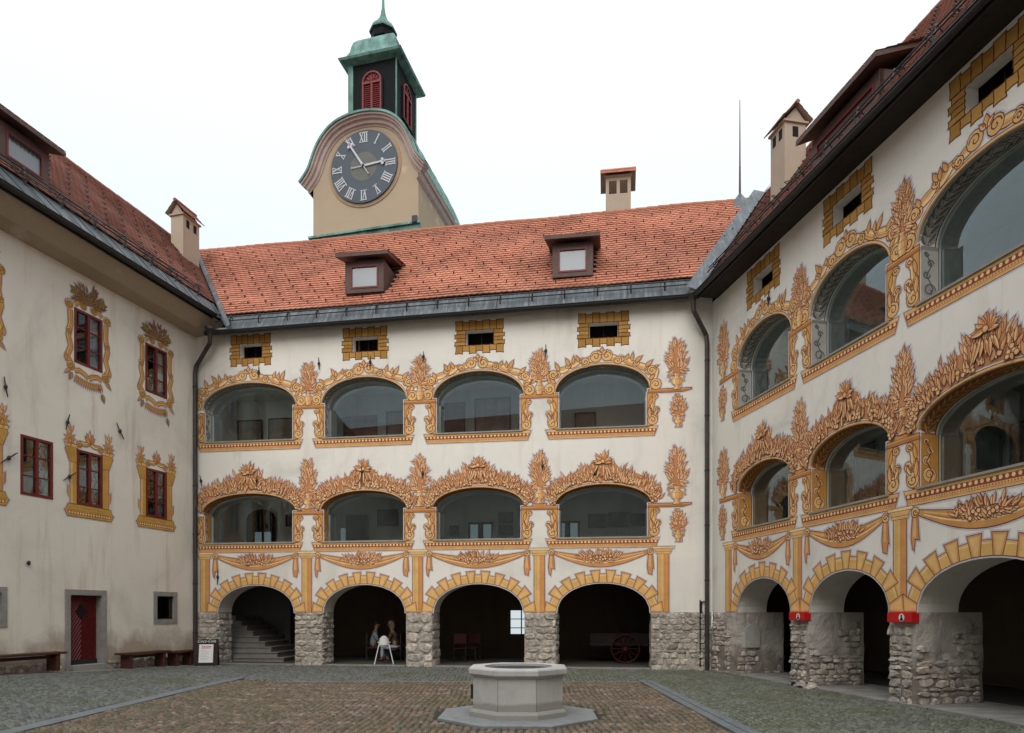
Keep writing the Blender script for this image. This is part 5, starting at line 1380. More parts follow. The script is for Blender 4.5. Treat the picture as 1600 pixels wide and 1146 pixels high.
m.lathe((LCX, LCY, LZ1), [(r * s2, z) for r, z in prf], 4, PI / 4); cap = m.build('lantern_roof', M_COP, lan)
m = MB(); m.lathe((LCX, LCY, LZ1 + 1.42), [(.44, 0), (.50, .06), (.50, .30), (.56, .40)], 8, PI / 8); m.build('finial_neck', M_COPD, lan)
m = MB(); m.lathe((LCX, LCY, LZ1 + 1.82), [(.57, 0), (.58, .06), (.50, .20), (.34, .36), (.24, .50), (.16, .64), (.10, .84), (.06, 1.1), (.045, 1.5), (.02, 3.0)], 8, PI / 8); m.ball((LCX, LCY, LZ1 + 4.3), (.16, .16, .16)); m.build('spire', M_COP, lan)

# ------------------------------------------------------------------ interior of the galleries (things behind the glass)
def picture(fr, px0, py0, px1, py1, y, mat, label, fc=M_IRON, group='framed pictures hung in the galleries', fw=.04):
    x0, z1 = fr.px(px0, py0, y); x1, z0 = fr.px(px1, py1, y)
    t = thing('framed_picture', label, 'picture', fr.w(x0, y - .03, z0), fr.rz, group); W, H = x1 - x0, z1 - z0
    m = MB(); m.box((0, -.02, 0), (fw, .02, H)); m.box((W - fw, -.02, 0), (W, .02, H)); m.box((fw, -.02, 0), (W - fw, .02, fw)); m.box((fw, -.02, H - fw), (W - fw, .02, H)); m.build('frame', fc, t)
    m = MB(); m.poly([(fw, 0, fw), (W - fw, 0, fw), (W - fw, 0, H - fw), (fw, 0, H - fw)]); m.build('print', mat, t)
yb = WD - .04
for q in ((372, 658, 410, 700, M_ART, 'faded print in the upper left gallery arch, left of two'), (420, 655, 470, 700, M_ART, 'wide faded print in the upper left gallery arch, right of two'),
          (604, 644, 642, 690, M_ART, 'faded print half cut by the pier in the second upper arch'),
          (690, 631, 727, 684, M_ARTR, 'reddish faded print in the third upper arch, left of two'), (742, 624, 798, 684, M_ART, 'large pale print in the third upper arch, right of two'),
          (898, 646, 931, 676, M_ART, 'pale print low in the fourth upper arch'),
          (447, 804, 462, 823, M_ARTD, 'small dark picture at the right side of the lower left arch'),
          (590, 797, 622, 822, M_ARTD, 'dark framed picture alone in the second lower arch'), (703, 822, 717, 837, M_ARTD, 'smallest dark picture low left in the third lower arch'),
          (779, 801, 801, 818, M_ARTD, 'upper of two dark pictures in the third lower arch'), (779, 821, 801, 837, M_ARTD, 'lower of two dark pictures in the third lower arch'),
          (919, 804, 949, 825, M_ARTD, 'leftmost of three dark pictures in the fourth lower arch'), (951, 801, 982, 824, M_ARTD, 'middle of three dark pictures in the fourth lower arch'), (985, 803, 1015, 822, M_ARTD, 'rightmost of three dark pictures in the fourth lower arch')):
    picture(FF, *q[:4], yb, q[4], q[5])
picture(FF, 537, 652, 590, 694, yb, M_ARTR, 'brown red unframed painting in the second upper arch', M_ARTR)
picture(FR, 1488, 678, 1567, 756, yb, M_ARTD, 'large dark picture in the nearest lower arch of the right wing')
picture(FR, 1580, 664, 1640, 744, yb, M_ARTR, 'dark red picture at the right edge of the nearest lower right arch')
picture(FR, 1337, 700, 1372, 795, yb, M_ARTD, 'tall dark picture in the middle lower arch of the right wing')
picture(FR, 1194, 772, 1228, 830, yb, M_ARTD, 'small dark picture in the far lower arch of the right wing')
def pdoor(px0, py0, px1, y, label, z0=3.05, mat=M_DAYD, fr=FF):
    x0, z1 = fr.px(px0, py0, y); x1, _ = fr.px(px1, py0, y); W, H = x1 - x0, z1 - z0; d = MB(); t = .07
    d.box((x0, y - .06, z0), (x0 + t, y, z1)); d.box((x1 - t, y - .06, z0), (x1, y, z1)); d.box((x0, y - .06, z1 - t), (x1, y, z1)); c = (x0 + x1) / 2; d.box((c - .09, y - .06, z0), (c + .09, y, z1 - t)); d.box((x0 + t, y - .06, z0), (x1 - t, y, z0 + .8))
    o = d.build('gallery_door', M_BROWN, rear); o['label'] = label
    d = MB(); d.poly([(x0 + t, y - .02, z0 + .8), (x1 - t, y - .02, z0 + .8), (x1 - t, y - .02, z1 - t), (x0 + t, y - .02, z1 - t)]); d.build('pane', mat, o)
pdoor(732, 817, 771, WD, 'glazed double door in the third lower arch'); pdoor(868, 815, 906, WD, 'glazed double door in the fourth lower arch')
x0, _ = FF.px(385, 800, WD); x1, z1 = FF.px(432, 800, WD)
m = MB(); P = [(x0, 3.06)] + arch_pts(x0, x1, z1 - .3, z1 + .1, 12) + [(x1, 3.06)]; m.poly([(x, WD - .01, z) for x, z in P]); m.build('passage', M_BLACK, rear)
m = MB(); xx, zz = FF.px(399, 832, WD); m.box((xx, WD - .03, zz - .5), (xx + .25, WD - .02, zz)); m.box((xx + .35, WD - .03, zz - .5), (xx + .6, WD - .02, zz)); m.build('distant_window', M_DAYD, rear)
x0, z1 = FF.px(547, 807, WD); x1, _ = FF.px(577, 807, WD); m = MB(); m.box((x0, WD - .4, 3.06), (x1, WD - .05, z1)); m.build('cabinet', M_DARK, rear)
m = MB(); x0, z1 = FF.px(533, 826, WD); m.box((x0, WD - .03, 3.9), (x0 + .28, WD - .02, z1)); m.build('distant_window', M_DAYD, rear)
# partition wall ends seen through the arches
for x in (6.0, 12.9): m = MB(); m.box((x, 1.6, 3.05), (x + .2, WD - .01, 5.98)); 
# bright window at the back of the third ground arch
x0, z1 = FF.px(796, 952, 4.55); x1, z0 = FF.px(822, 993, 4.55)
m = MB(); t = .05; m.box((x0, 4.5, z0), (x0 + t, 4.56, z1)); m.box((x1 - t, 4.5, z0), (x1, 4.56, z1)); m.box((x0, 4.5, z1 - t), (x1, 4.56, z1)); m.box((x0, 4.5, z0), (x1, 4.56, z0 + t)); m.box(((x0 + x1) / 2 + .12, 4.5, z0), ((x0 + x1) / 2 + .16, 4.56, z1)); m.box((x0, 4.5, (z0 + z1) / 2 + .1), (x1, 4.56, (z0 + z1) / 2 + .13)); m.box((x0, 4.5, (z0 + z1) / 2 - .22), (x1, 4.56, (z0 + z1) / 2 - .19))
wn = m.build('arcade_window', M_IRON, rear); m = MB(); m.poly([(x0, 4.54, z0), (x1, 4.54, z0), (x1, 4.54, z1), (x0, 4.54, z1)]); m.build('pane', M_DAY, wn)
# stair in the first arch
st = MB()
stair = None
sx0 = 2.45
for k in range(9):
    m = MB(); x1 = sx0 - k * .27; z = .17 * (k + 1); y0 = 1.0 + .10 * k
    m.box((-1.3, y0, .03), (x1, 3.3, z - .035)); m.box((-1.3, y0 - .03, z - .035), (x1 + .03, 3.3, z))
    m.build('stair_step', M_STEP, rear)
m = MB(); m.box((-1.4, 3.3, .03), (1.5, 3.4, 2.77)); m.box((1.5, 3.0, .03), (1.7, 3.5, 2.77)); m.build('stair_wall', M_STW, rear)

# ------------------------------------------------------------------ ground
def gz(x, y): return 0.029 * max(0, min(8, 21.65 - y)) * max(0, min(1.2, (-x - 5) / 5))
nx, ny = 60, 60; m = MB()
xs = [-70 + 140 * i / nx for i in range(nx + 1)]; ys = [-40 + 110 * i / ny for i in range(ny + 1)]
xs = sorted(set(xs + [-13 + .5 * i for i in range(20)])); ys = sorted(set(ys + [8 + .5 * i for i in range(30)]))
ids = [[m.vert((x, y, gz(x, y) - .012)) for x in xs] for y in ys]
for j in range(len(ys) - 1):
    for i in range(len(xs) - 1): m.f.append([ids[j][i], ids[j][i + 1], ids[j + 1][i + 1], ids[j + 1][i]])
ground = m.build('courtyard_ground', M_SOIL, None, kind='structure')
KL, KR = (-6.73, -6.45), (3.05, 3.38); KY = 16.2
WX, WY = .10, 10.95
def side_of_L(x, y): return (Vector((x, y, 0)) - FL.c).dot(FL.inw)
def cob_field(region, col, seed, arcw, name, mat):
    rnd = np.random.RandomState(seed); V = []; F = []; Cc = []; near = []
    p = .100; x0, x1, y0, y1 = region
    ncol = int((x1 - x0) / arcw) + 1
    for c in range(ncol):
        npc = int(arcw / p)
        yy = y0 - .6
        while yy < y1:
            for i in range(npc):
                u = (i + .5) / npc; x = x0 + c * arcw + u * arcw; y = yy + .42 * arcw * (1 - (2 * u - 1) ** 2)
                an = math.atan(-.42 * 4 * (2 * u - 1)) if True else 0
                if not (x0 < x < x1 and y0 < y < y1) or not ok(x, y): continue
                near.append((x + rnd.uniform(-.014, .014) + .03 * math.sin(y * 2.1 + x), y + rnd.uniform(-.012, .012) + .03 * math.sin(x * 1.7), an + rnd.uniform(-.22, .22)))
            yy += p
    return near
def ok(x, y):
    if side_of_L(x, y) > -.55: return False
    q = Vector((x, y, 0))
    if (q - FR.c).dot(FR.inw) > -.12: return False
    if (q - FF.c).dot(FF.inw) > -.10: return False
    for a, b in (KL, KR):
        if a - .05 < x < b + .05 and y < KY + .35: return False
    if KL[1] < x < KR[0] and abs(y - KY) < .12: return False
    if math.hypot(x - WX, y - WY) < 1.38: return False
    return True
def cob_color(x, y, brown, rnd):
    t = rnd.uniform(.62, 1.35)
    if brown:
        c = np.array([.165, .114, .076]) * t
        if rnd.rand() < .4: c = np.array([.130, .112, .076]) * t
        s = math.sin(y * 7.0 + .7 * math.sin(x * .8)) + .6 * math.sin(y * 17 + x * .5)
        if s > .75 and rnd.rand() < .6 and -5.6 < x < 2.6 and y < 15.5: c = np.array([.235, .175, .145]) * rnd.uniform(.7, 1.35)
    else:
        c = np.array([.128, .134, .122]) * t
        if x > 0: c = np.array([.128, .136, .105]) * t
    return c
def make_cobbles(pts, brown, mat, nm, keepfar):
    rnd = np.random.RandomState(3 if brown else 4); n = len(pts)
    V = np.zeros((n, 8, 3), np.float32); Cc = np.ones((n, 8, 4), np.float32)
    for k, (x, y, an) in enumerate(pts):
        w_, d_ = .0435 * rnd.uniform(.80, 1.06), .0435 * rnd.uniform(.78, 1.06); ca, sa = math.cos(an), math.sin(an); h = .016 + rnd.uniform(-.006, .007); z = gz(x, y)
        tl = rnd.uniform(-.06, .06, 2)
        for q, (a, b) in enumerate(((-1, -1), (1, -1), (1, 1), (-1, 1))):
            j = rnd.uniform(-.006, .006, 2)
            for lev, f in ((0, 1.0), (1, .70)):
                lx, ly = (a * w_ * f + j[0]), (b * d_ * f + j[1])
                V[k, q + 4 * lev] = (x + lx * ca - ly * sa, y + lx * sa + ly * ca, z + (-.016 if lev == 0 else h + tl[0] * lx + tl[1] * ly))
        Cc[k, :, :3] = cob_color(x, y, brown, rnd)
    base = np.arange(n)[:, None, None] * 8
    Fq = np.array([[0, 1, 5, 4], [1, 2, 6, 5], [2, 3, 7, 6], [3, 0, 4, 7], [4, 5, 6, 7]])[None] + base
    me = bpy.data.meshes.new(nm); me.from_pydata(V.reshape(-1, 3).tolist(), [], Fq.reshape(-1, 4).tolist()); me.update()
    a = me.color_attributes.new('tint', 'FLOAT_COLOR', 'POINT'); a.data.foreach_set('color', Cc.ravel()); me.materials.append(mat)
    me.polygons.foreach_set('use_smooth', [True] * len(me.polygons))
    return me
allg = cob_field((-13.5, KL[0], 7.5, 22.5), None, 1, 1.3, '', None) + cob_field((KR[1], 9.5, 7.0, 20.5), None, 2, 1.3, '', None) + cob_field((KL[0], KR[1], KY, 22), None, 3, 1.3, '', None)
allb = cob_field((KL[1], KR[0], 7.5, KY), None, 4, 1.17, '', None)
def infront(q): return q[1] > 9.28 and abs(q[0] / q[1]) < .755
for pts, brown, mat, nm, lim in ((allg, False, M_COB, 'grey_cobbles', 130), (allb, True, M_COBR, 'brown_cobbles', 170)):
    pts.sort(key=lambda q: q[1] if infront(q) else 99)
    nearp, far = pts[:lim], pts[lim:]
    me = make_cobbles(far, brown, mat, nm, True); o = link(nm, me, ground, 'stuff')
    for v in range(8):
        me = make_cobbles([(0, 6, 0)], brown, mat, 'cobble', True)
        co = np.array([vv.co for vv in me.vertices]); co[:, 1] -= 6
        rr_ = np.random.RandomState(v + 20); me.vertices.foreach_set('co', (co + rr_.uniform(-.003, .003, co.shape)).astype(np.float32).ravel())
        c_ = cob_color(1, 20, brown, rr_); me.color_attributes['tint'].data.foreach_set('color', list(np.tile([*c_, 1], 8)))
        for q in nearp[v::8]:
            o = link('cobble', me, ground); o.location = (q[0], q[1], gz(q[0], q[1])); o.rotation_euler = (0, 0, q[2])
# kerbs / drainage channels
def strip(name, x0, x1, y0, y1, alongx=False, slot=False):
    L = 1.0; rnd = random.Random(5); c = y0 if not alongx else x0; e = y1 if not alongx else x1
    while c < e:
        d = min(c + L, e)
        if alongx: cuboid('kerb_slab', (c + .004, y0, -.1), (d - .004, y1, .012), M_KERB, ground, .004)
        else:
            zz = max(gz(x0, c), gz(x0, d))
            if slot:
                xm = (x0 + x1) / 2; cuboid('kerb_slab', (x0, c + .004, -.1), (xm - .012, d - .004, .012 + zz), M_KERB, ground, .004); cuboid('kerb_slab', (xm + .012, c + .004, -.1), (x1, d - .004, .012 + zz), M_KERB, ground, .004)
            else: cuboid('kerb_slab', (x0, c + .004, -.1), (x1, d - .004, .012 + zz), M_KERB, ground, .004)
        c = d
strip('k', *KL, 6.5, KY + .3); strip('k', *KR, 6.5, KY + .3, slot=True); strip('k', KL[1], KR[0], KY - .08, KY + .08, True)
# flagstones along the left wall and inside the right arcade mouth
c = -9.5
while c < -.2:
    d = c + random.uniform(.7, 1.1); m = MB(); P = []
    for x, y in ((c + .01, -.52), (d - .01, -.52), (d - .01, -.02), (c + .01, -.02)):
        Q = FL.w(x, y, 0); P.append((Q.x, Q.y, gz(Q.x, Q.y) + .012 + random.uniform(0, .004)))
    m.poly(P); m.quadstrip([P[0], P[1]], [(P[0][0], P[0][1], -.05), (P[1][0], P[1][1], -.05)]); m.build('flagstone', M_FLAG, ground); c = d
c = .1
while c < 15:
    d = c + random.uniform(.8, 1.4); m = MB()
    for (y0, y1) in ((-.12, .75), (.76, 1.6)):
        P = [FR.w(x, y, .034) for x, y in ((c + .01, y0), (d - .01, y0), (d - .01, y1), (c + .01, y1))]
        m.poly(P); m.quadstrip([P[0], P[1]], [P[0] - Vector((0, 0, .06)), P[1] - Vector((0, 0, .06))])
    m.build('flagstone', M_FLAG, ground); c = d
for i, (a, b) in enumerate(F_gr):
    m = MB(); P = [FF.w(x, y, .036) for x, y in ((a + .02, -.1), (b - .02, -.1), (b - .02, .3), (a + .02, .3))]; m.poly(P); m.quadstrip([P[0], P[1]], [P[0] - Vector((0, 0, .06)), P[1] - Vector((0, 0, .06))]); m.build('flagstone', M_FLAG, ground)

# ------------------------------------------------------------------ the wing behind the camera (seen only in the glass)
opp = thing('castle_wing', 'opposite castle wing, only its roof and wall mirrored in the gallery glass', 'castle wing', (0, -6, 0), 0, 'castle wings round the courtyard')
m = MB(); m.poly([(-24, 0, -.2), (20, 0, -.2), (20, 0, 10.8), (-24, 0, 10.8)]); m.build('wall', M_PL, opp)
m = MB(); m.poly([(-24, .6, 10.8), (20, .6, 10.8), (20, -4.4, 17), (-24, -4.4, 17)]); m.poly([(-24, .6, 10.8), (20, .6, 10.8), (20, 0, 10.8), (-24, 0, 10.8)]); m.build('roof', M_TILEO, opp, True)

# ------------------------------------------------------------------ well
well = thing('well', 'octagonal pale limestone well with a broad rim in the courtyard centre', 'well', (WX, WY, 0), R(-2))
def octa(prof, mat, name, r0=PI / 8): 
    m = MB(); ids = []
    for r, z in prof: ids.append([(r * math.cos(r0 + k * PI / 4), r * math.sin(r0 + k * PI / 4), z) for k in range(8)])
    for a, b in zip(ids[:-1], ids[1:]): m.quadstrip(a, b, True)
    return m
m = octa([(1.33, -.1), (1.33, .022), (1.322, .03), (.6, .03)], M_PAD, 'p'); m.build('base_slab', M_PAD, well)
m = octa([(.82, .02), (.82, .10), (.80, .125), (.775, .14), (.76, .15)], M_WELL, 'b'); m.build('base_moulding', M_WELL, well)
me_ = None
for k in range(8):
    a0, a1 = PI / 8 + k * PI / 4, PI / 8 + (k + 1) * PI / 4; r = .757; e = .004
    p0, p1 = Vector((r * math.cos(a0), r * math.sin(a0), 0)), Vector((r * math.cos(a1), r * math.sin(a1), 0)); d = (p1 - p0).normalized() * e
    q0, q1 = (p0 * .85), (p1 * .85)
    m = MB(); P = [p0 + d, p1 - d, q1, q0]; Z0, Z1 = Vector((0, 0, .14)), Vector((0, 0, .66))
    m.quadstrip([p + Z0 for p in P], [p + Z1 for p in P], True); m.build('wall_slab', M_WELL, well)
m = octa([(.762, .645), (.775, .66), (.80, .675), (.825, .69), (.83, .70), (.83, .765), (.815, .785), (.80, .79)], M_WELL, 'r')
n = 48; inner = [(.545 * math.cos(2 * PI * k / n), .545 * math.sin(2 * PI * k / n), .79) for k in range(n)]
outer = []
for k in range(n):
    a = 2 * PI * k / n; sct = ((a - PI / 8) % (PI / 4)) - PI / 8; r = .80 * math.cos(PI / 8) / math.cos(sct); outer.append((r * math.cos(a), r * math.sin(a), .79))
m.quadstrip(outer, inner, True); m.quadstrip(inner, [(x, y, .2) for x, y, z in inner], True); m.build('rim', M_WELL, well)
m = MB()
for k in range(-9, 10):
    c = k * .056; L = math.sqrt(max(0, .53 ** 2 - c * c)); m.bar((c, -L, .735), (c, L, .735), .008, 4); m.bar((-L, c, .748), (L, c, .748), .008, 4)
m.build('iron_grating', M_IRON, well)
m = MB(); m.poly([(x, y, .45) for x, y, z in inner]); m.build('dark_shaft', M_BLACK, well)
m = MB(); m.box((-.735, -.30, .30), (-.70, -.26, .52)); m.build('iron_tap', M_IRON, well)

# ------------------------------------------------------------------ benches
def bench(xa, xb, label):
    P = FL.w((xa + xb) / 2, -.30, 0); t = thing('bench', label, 'bench', (P.x, P.y, gz(P.x, P.y) + .012), FL.rz, 'benches along the left wing'); L = (xb - xa) / 2
    for k in range(2): cuboid('seat_plank', (-L, -.19 + k * .195, .40), (L, -.005 + k * .195, .455), M_BENCH, t, .005)
    for s_ in (-1, 1):
        cuboid('leg', (s_ * (L - .22) - .05, -.16, 0), (s_ * (L - .22) + .05, .16, .40), M_BENCH, t, .005)
    cuboid('stretcher', (-L + .25, -.02, .30), (L - .25, .02, .38), M_BENCH, t)
bench(-3.28, -1.62, 'dark brown wooden bench just right of the red door')
bench(-1.55, -.50, 'shorter dark bench between the long bench and the menu board')
bench(-8.4, -5.05, 'long dark brown bench left of the red door at the photo edge')

# ------------------------------------------------------------------ menu board
P = FL.w(-.15, -.75, 0); Px = (322 - 800) / FPX * 20.7
board = thing('menu_board', 'dark wooden A-board with a white menu sheet beside the left corner', 'menu board', (Px, 20.75, .01), R(14))
def tilt(sgn): return Matrix.Rotation(sgn * R(11), 4, 'X')
for sgn, nm in ((-1, 'front_panel'), (1, 'rear_panel')):
    m = MB(); Mx = Matrix.Translation((0, sgn * .16, 0)) @ tilt(sgn)
    Mx = Matrix.Translation((0, sgn * .19, 0)) @ Matrix.Rotation(sgn * R(12) , 4, 'X')
    Mx = Matrix.Translation((0, sgn * .19, 0)) @ Matrix.Rotation(R(12) * sgn, 4, 'X')
    m.box((-.33, -.015, .0), (-.27, .015, .84), Mx); m.box((.27, -.015, 0), (.33, .015, .84), Mx); m.box((-.27, -.012, .06), (.27, .012, .84), Mx)
    m.build(nm, M_DARK, board)
Mx = Matrix.Translation((0, -.19, 0)) @ Matrix.Rotation(-R(12), 4, 'X')
m = MB(); m.poly([Mx @ Vector(p) for p in ((-.20, -.020, .12), (.20, -.020, .12), (.20, -.020, .68), (-.20, -.020, .68))]); sh = m.build('menu_sheet', M_PAPER, board)
def text(s, size, mat, mx, parent, name):
    cu = bpy.data.curves.new(name, 'FONT'); cu.body = s; cu.size = size; cu.align_x = 'CENTER'; cu.shear = .35; tmp = bpy.data.objects.new('tmp', cu); COL.objects.link(tmp)
    bpy.context.view_layer.update(); me = bpy.data.meshes.new_from_object(tmp.evaluated_get(bpy.context.evaluated_depsgraph_get())); bpy.data.objects.remove(tmp)
    me.transform(mx); me.materials.clear(); me.materials.append(mat); return link(name, me, parent)
text('Coca-Cola', .12, M_WHITE, Mx @ Matrix.Translation((0, -.018, .74)) @ Matrix.Rotation(R(90), 4, 'X'), board, 'lettering')
m = MB()
rnd = random.Random(4)
for k in range(2):
    x = -.13
    while x < .12: w_ = rnd.uniform(.02, .05); m.poly([Mx @ Vector(p) for p in ((x, -.022, .60 - k * .045), (x + w_, -.022, .60 - k * .045), (x + w_, -.022, .625 - k * .045), (x, -.022, .625 - k * .045))]); x += w_ + .01
m.build('red_heading', M_BOX, sh)
m = MB()
for k in range(7): m.poly([Mx @ Vector(p) for p in ((-.15, -.022, .50 - k * .05), (rnd.uniform(-.02, .1), -.022, .50 - k * .05), (rnd.uniform(-.02, .1), -.022, .506 - k * .05), (-.15, -.022, .506 - k * .05))])
m.build('menu_lines', M_FRAME, sh)

# ------------------------------------------------------------------ red boxes on the right piers
def redbox(xa, xb, label):
    t = thing('red_box', label, 'box', FR.w(xa, 0, 1.45), FR.rz, 'red boxes on the stone piers'); W = xb - xa
    cuboid('box_body', (0, -.13, .02), (W, .04, .20), M_BOX, t, .006)
    m = MB(); r = .068; cx = W * .62; m.poly([(cx + r * math.cos(k * PI / 8), -.134, .105 + r * 1.05 * math.sin(k * PI / 8)) for k in range(16)]); d = m.build('badge', M_WHITE, t)
    m = MB(); m.poly([(cx + .022 * math.cos(k * PI / 4), -.137, .135 + .022 * math.sin(k * PI / 4)) for k in range(8)]); m.poly([(cx - .04, -.137, .05), (cx + .045, -.137, .05), (cx + .02, -.137, .115), (cx - .02, -.137, .11)]); m.build('badge_mark', M_BLACK, t)
redbox(3.93, 4.50, 'small red box on the middle stone pier of the right wing')
redbox(7.00, 7.58, 'larger looking red box on the nearest stone pier of the right wing')

# ------------------------------------------------------------------ people, high chair, furniture in the arcade
def body(name, chains, mat, parent, sub=2):
    """chains: list of polylines [(x,y,z,r),...]; first point of later chains may equal an existing one; first chain starts at the pelvis"""
    V = []; Eg = []; Rd = []
    def vid(p):
        for i, v in enumerate(V):
            if (Vector(v) - Vector(p[:3])).length < 1e-4: return i
        V.append(p[:3]); Rd.append(p[3]); return len(V) - 1
    for c in chains:
        prev = None
        for p in c:
            i = vid(p)
            if prev is not None and prev != i: Eg.append((prev, i))
            prev = i
    me = bpy.data.meshes.new(name); me.from_pydata(V, Eg, []); me.materials.append(mat); o = link(name, me, parent)
    md = o.modifiers.new('skin', 'SKIN'); md.use_smooth_shade = True
    for i, r in enumerate(Rd): me.skin_vertices[0].data[i].radius = (r, r); me.skin_vertices[0].data[i].use_root = (i == 0)
    sb = o.modifiers.new('sub', 'SUBSURF'); sb.levels = sub; sb.render_levels = sub
    return o
def seated(loc, rz, label, top, legs, hair, lean=.12, longhair=False):
    t = thing('person', label, 'person', loc, rz)
    H = .46; sh = (0, lean, H + .52)
    ch = [[(0, 0, H, .12), (0, lean * .4, H + .22, .115), (0, lean * .8, H + .44, .12), (0, lean, H + .54, .06), (0, lean + .02, H + .60, .052), (0, lean + .04, H + .66, .075), (0, lean + .05, H + .74, .095), (0, lean + .05, H + .80, .08)]]
    for s_ in (-1, 1):
        ch.append([(0, lean * .8, H + .44, .12), (s_ * .18, lean * .8, H + .45, .055), (s_ * .22, lean + .06, H + .22, .045), (s_ * .16, lean + .30, H + .26, .036), (s_ * .13, lean + .38, H + .28, .028)])
        for f in range(4): ch.append([(s_ * .13, lean + .38, H + .28, .028), (s_ * (.13 + (f - 1.5) * .018), lean + .44, H + .275, .011), (s_ * (.125 + (f - 1.5) * .018), lean + .475 + (.01 if f in (1, 2) else 0), H + .25, .009)])
        ch.append([(s_ * .13, lean + .38, H + .28, .028), (s_ * .10 - .0, lean + .41, H + .29, .011), (s_ * .085, lean + .435, H + .28, .009)])
        ch.append([(0, 0, H, .12), (s_ * .10, .05, H - .01, .09), (s_ * .13, .45, H + .01, .06), (s_ * .13, .47, .10, .042), (s_ * .13, .50, .05, .035), (s_ * .13, .62, .035, .03)])
    b = body('body', ch, M_SKIN, t)
    c2 = [[(0, 0, H + .02, .135), (0, lean * .4, H + .22, .13), (0, lean * .8, H + .44, .135), (0, lean * .98, H + .52, .075)]]
    for s_ in (-1, 1): c2.append([(0, lean * .8, H + .44, .135), (s_ * .18, lean * .8, H + .45, .07), (s_ * .215, lean + .03, H + .28, .06)])
    body('shirt', c2, top, t)
    c3 = [[(0, 0, H, .14), (0, -.01, H + .06, .13)]]
    for s_ in (-1, 1): c3.append([(0, 0, H, .14), (s_ * .10, .05, H - .01, .10), (s_ * .13, .45, H + .01, .072), (s_ * .13, .47, .12, .055)])
    body('trousers', c3, legs, t)
    m = MB(); m.ball((0, lean + .035, H + .80), (.098, .11, .09), 12, 7)
    if longhair: m.ball((0, lean - .04, H + .70), (.09, .06, .15), 10, 6)
    m.build('hair', hair, t, smooth=True)
    m = MB(); m.ball((0, lean + .15, H + .735), (.014, .022, .02), 6, 4)
    for s_ in (-1, 1): m.ball((s_ * .095, lean + .05, H + .74), (.012, .02, .03), 6, 4); 
    m.build('nose_and_ears', M_SKIN, t, smooth=True)
    m = MB()
    for s_ in (-1, 1): m.ball((s_ * .035, lean + .138, H + .755), (.012, .008, .008), 6, 4)
    m.box((-.025, lean + .132, H + .69), (.025, lean + .14, H + .697)); m.build('eyes_and_mouth', M_HAIR, t)
    for s_ in (-1, 1):
        m = MB(); m.ball((s_ * .13, .56, .04), (.05, .13, .045), 8, 5); m.build('shoe', M_DARK, t)
    return t
def ground_at(px, Y): return ((px - 800) / FPX * Y, Y, .035)
pm = ground_at(582, 22.7); seated(pm, R(-75), 'person in a light checked short-sleeved shirt seated facing right in the second arch', M_SHIRT, M_TROU, M_HAIR, .10)
pw = ground_at(620, 22.6); seated(pw, R(80), 'person in pale trousers seated facing left by the white high chair', M_TOP, M_TROL, M_HAIRB, .16, True)
def chair(loc, rz, label):
    t = thing('chair', label, 'chair', loc, rz, 'chairs in the arcade')
    cuboid('seat', (-.21, -.21, .42), (.21, .21, .455), M_SEAT, t, .006); cuboid('backrest', (-.21, -.23, .60), (.21, -.20, .92), M_SEAT, t, .006)
    for sx in (-1, 1):
        for sy in (-1, 1): m = MB(); m.bar((sx * .20, sy * .2, 0), (sx * .19, sy * .19, .42 if sy > 0 else .92), .014, 6); m.build('leg', M_IRON, t)
chair((pm[0], pm[1], .035), R(-75), 'red chair under the person in the checked shirt')
chair((pw[0], pw[1], .035), R(80), 'red chair under the person in pale trousers')
q = ground_at(716, 22.3); chair((q[0], q[1], .035), R(20), 'empty dark red chair at the left of the third arch')
q = ground_at(738, 22.6); chair((q[0], q[1], .035), R(160), 'empty dark red chair in the middle of the third arch')
q = ground_at(603, 22.8); tb = thing('cafe_table', 'small round cafe table between the two seated people', 'table', (q[0], q[1], .035))
m = MB(); m.lathe((0, 0, .70), [(.36, 0), (.37, .015), (.36, .03)], 20); m.build('tabletop', M_DARK, tb)
m = MB(); m.bar((0, 0, 0), (0, 0, .70), .03, 8); m.lathe((0, 0, 0), [(.22, 0), (.2, .03), (.04, .05)], 12); m.build('pedestal', M_IRON, tb)
q = ground_at(600, 21.35)
hc = thing('high_chair', 'white plastic high chair with splayed legs in front of the cafe table', 'high chair', (q[0], q[1], .035), R(10))
m = MB(); prs = []
m.lathe((0, .02, .52), [(.10, 0), (.15, .03), (.17, .12)], 12)
n = 10
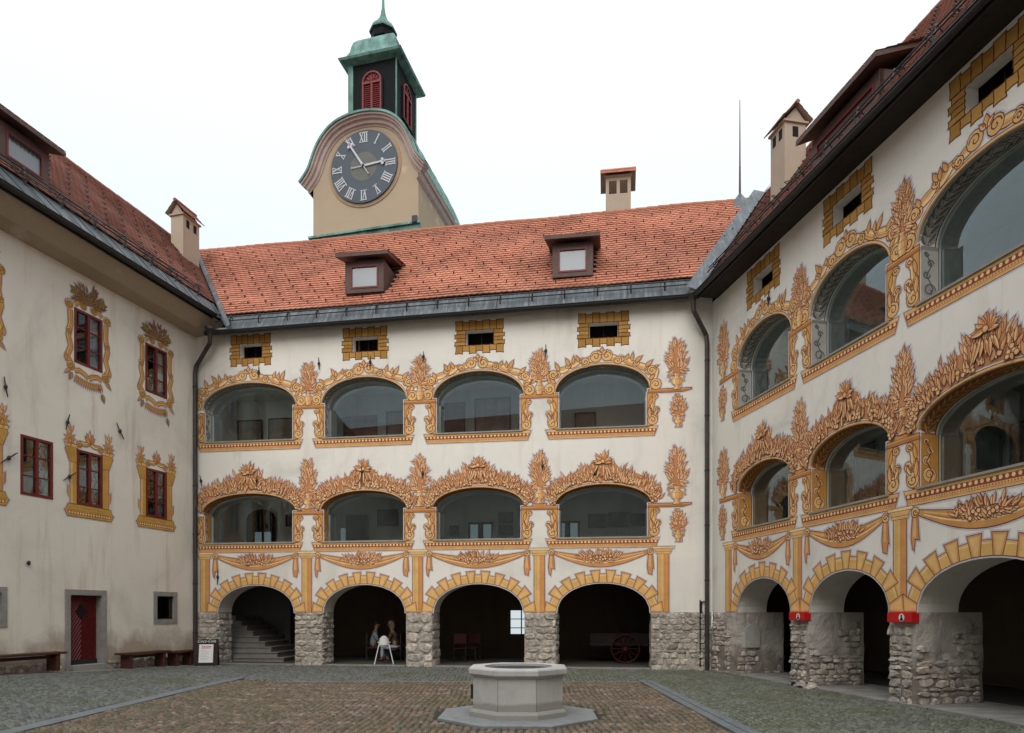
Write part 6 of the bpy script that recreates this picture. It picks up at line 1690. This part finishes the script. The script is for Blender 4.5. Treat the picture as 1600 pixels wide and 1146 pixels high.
for lev, (z, r) in enumerate(((.55, .17), (.68, .185), (.80, .15))): pass
A = [(.17 * math.cos(R(200 + 14 * k)), .17 * math.sin(R(200 + 14 * k)), .60) for k in range(11)]; B = [(.165 * math.cos(R(200 + 14 * k)), .17 * math.sin(R(200 + 14 * k)) - .02, .62 + .27 * math.sin(PI * k / 10) ** .6) for k in range(11)]
m.quadstrip(A, B); m.quadstrip([(x * .88, y * .88, z) for x, y, z in A], [(x * .88, y * .88, z) for x, y, z in B]); m.quadstrip(B, [(x * .88, y * .88, z) for x, y, z in B])
m.build('seat', M_WHITE, hc)
for sx in (-1, 1):
    for sy in (-1, 1): m = MB(); m.bar((sx * .15, sy * .13, .62), (sx * .29, sy * .26, 0), .013, 6); m.build('leg', M_WHITE, hc)
m = MB(); m.box((-.2, .13, .66), (.2, .30, .68)); m.build('tray', M_WHITE, hc)
# red cart wheel in the fourth arch
q = ground_at(977, 21.6)
cw = thing('cart', 'old dark cart with red spoked wheels standing in the rightmost rear arch', 'cart', (q[0], q[1], .035), -TH)
for wy in (0, 1.1):
    m = MB(); rw = .44; n = 28
    for k in range(n): a0, a1 = 2 * PI * k / n, 2 * PI * (k + 1) / n; m.bar((rw * math.cos(a0), wy, rw + .02 + rw * math.sin(a0)), (rw * math.cos(a1), wy, rw + .02 + rw * math.sin(a1)), .026, 5)
    for k in range(12): a0 = 2 * PI * k / 12; m.bar((.05 * math.cos(a0), wy, rw + .02 + .05 * math.sin(a0)), (rw * math.cos(a0), wy, rw + .02 + rw * math.sin(a0)), .016, 4)
    m.bar((0, wy - .08, rw + .02), (0, wy + .08, rw + .02), .06, 8); m.build('wheel', M_SEAT, cw)
cuboid('cart_bed', (-1.1, .12, .55), (.9, .98, .68), M_DARK, cw); cuboid('side_board', (-1.1, .1, .68), (.9, .14, .95), M_DARK, cw); cuboid('side_board', (-1.1, .96, .68), (.9, 1.0, .95), M_DARK, cw)
m = MB(); m.bar((0, -.05, .46), (0, 1.15, .46), .03, 6); m.build('axle', M_IRON, cw)
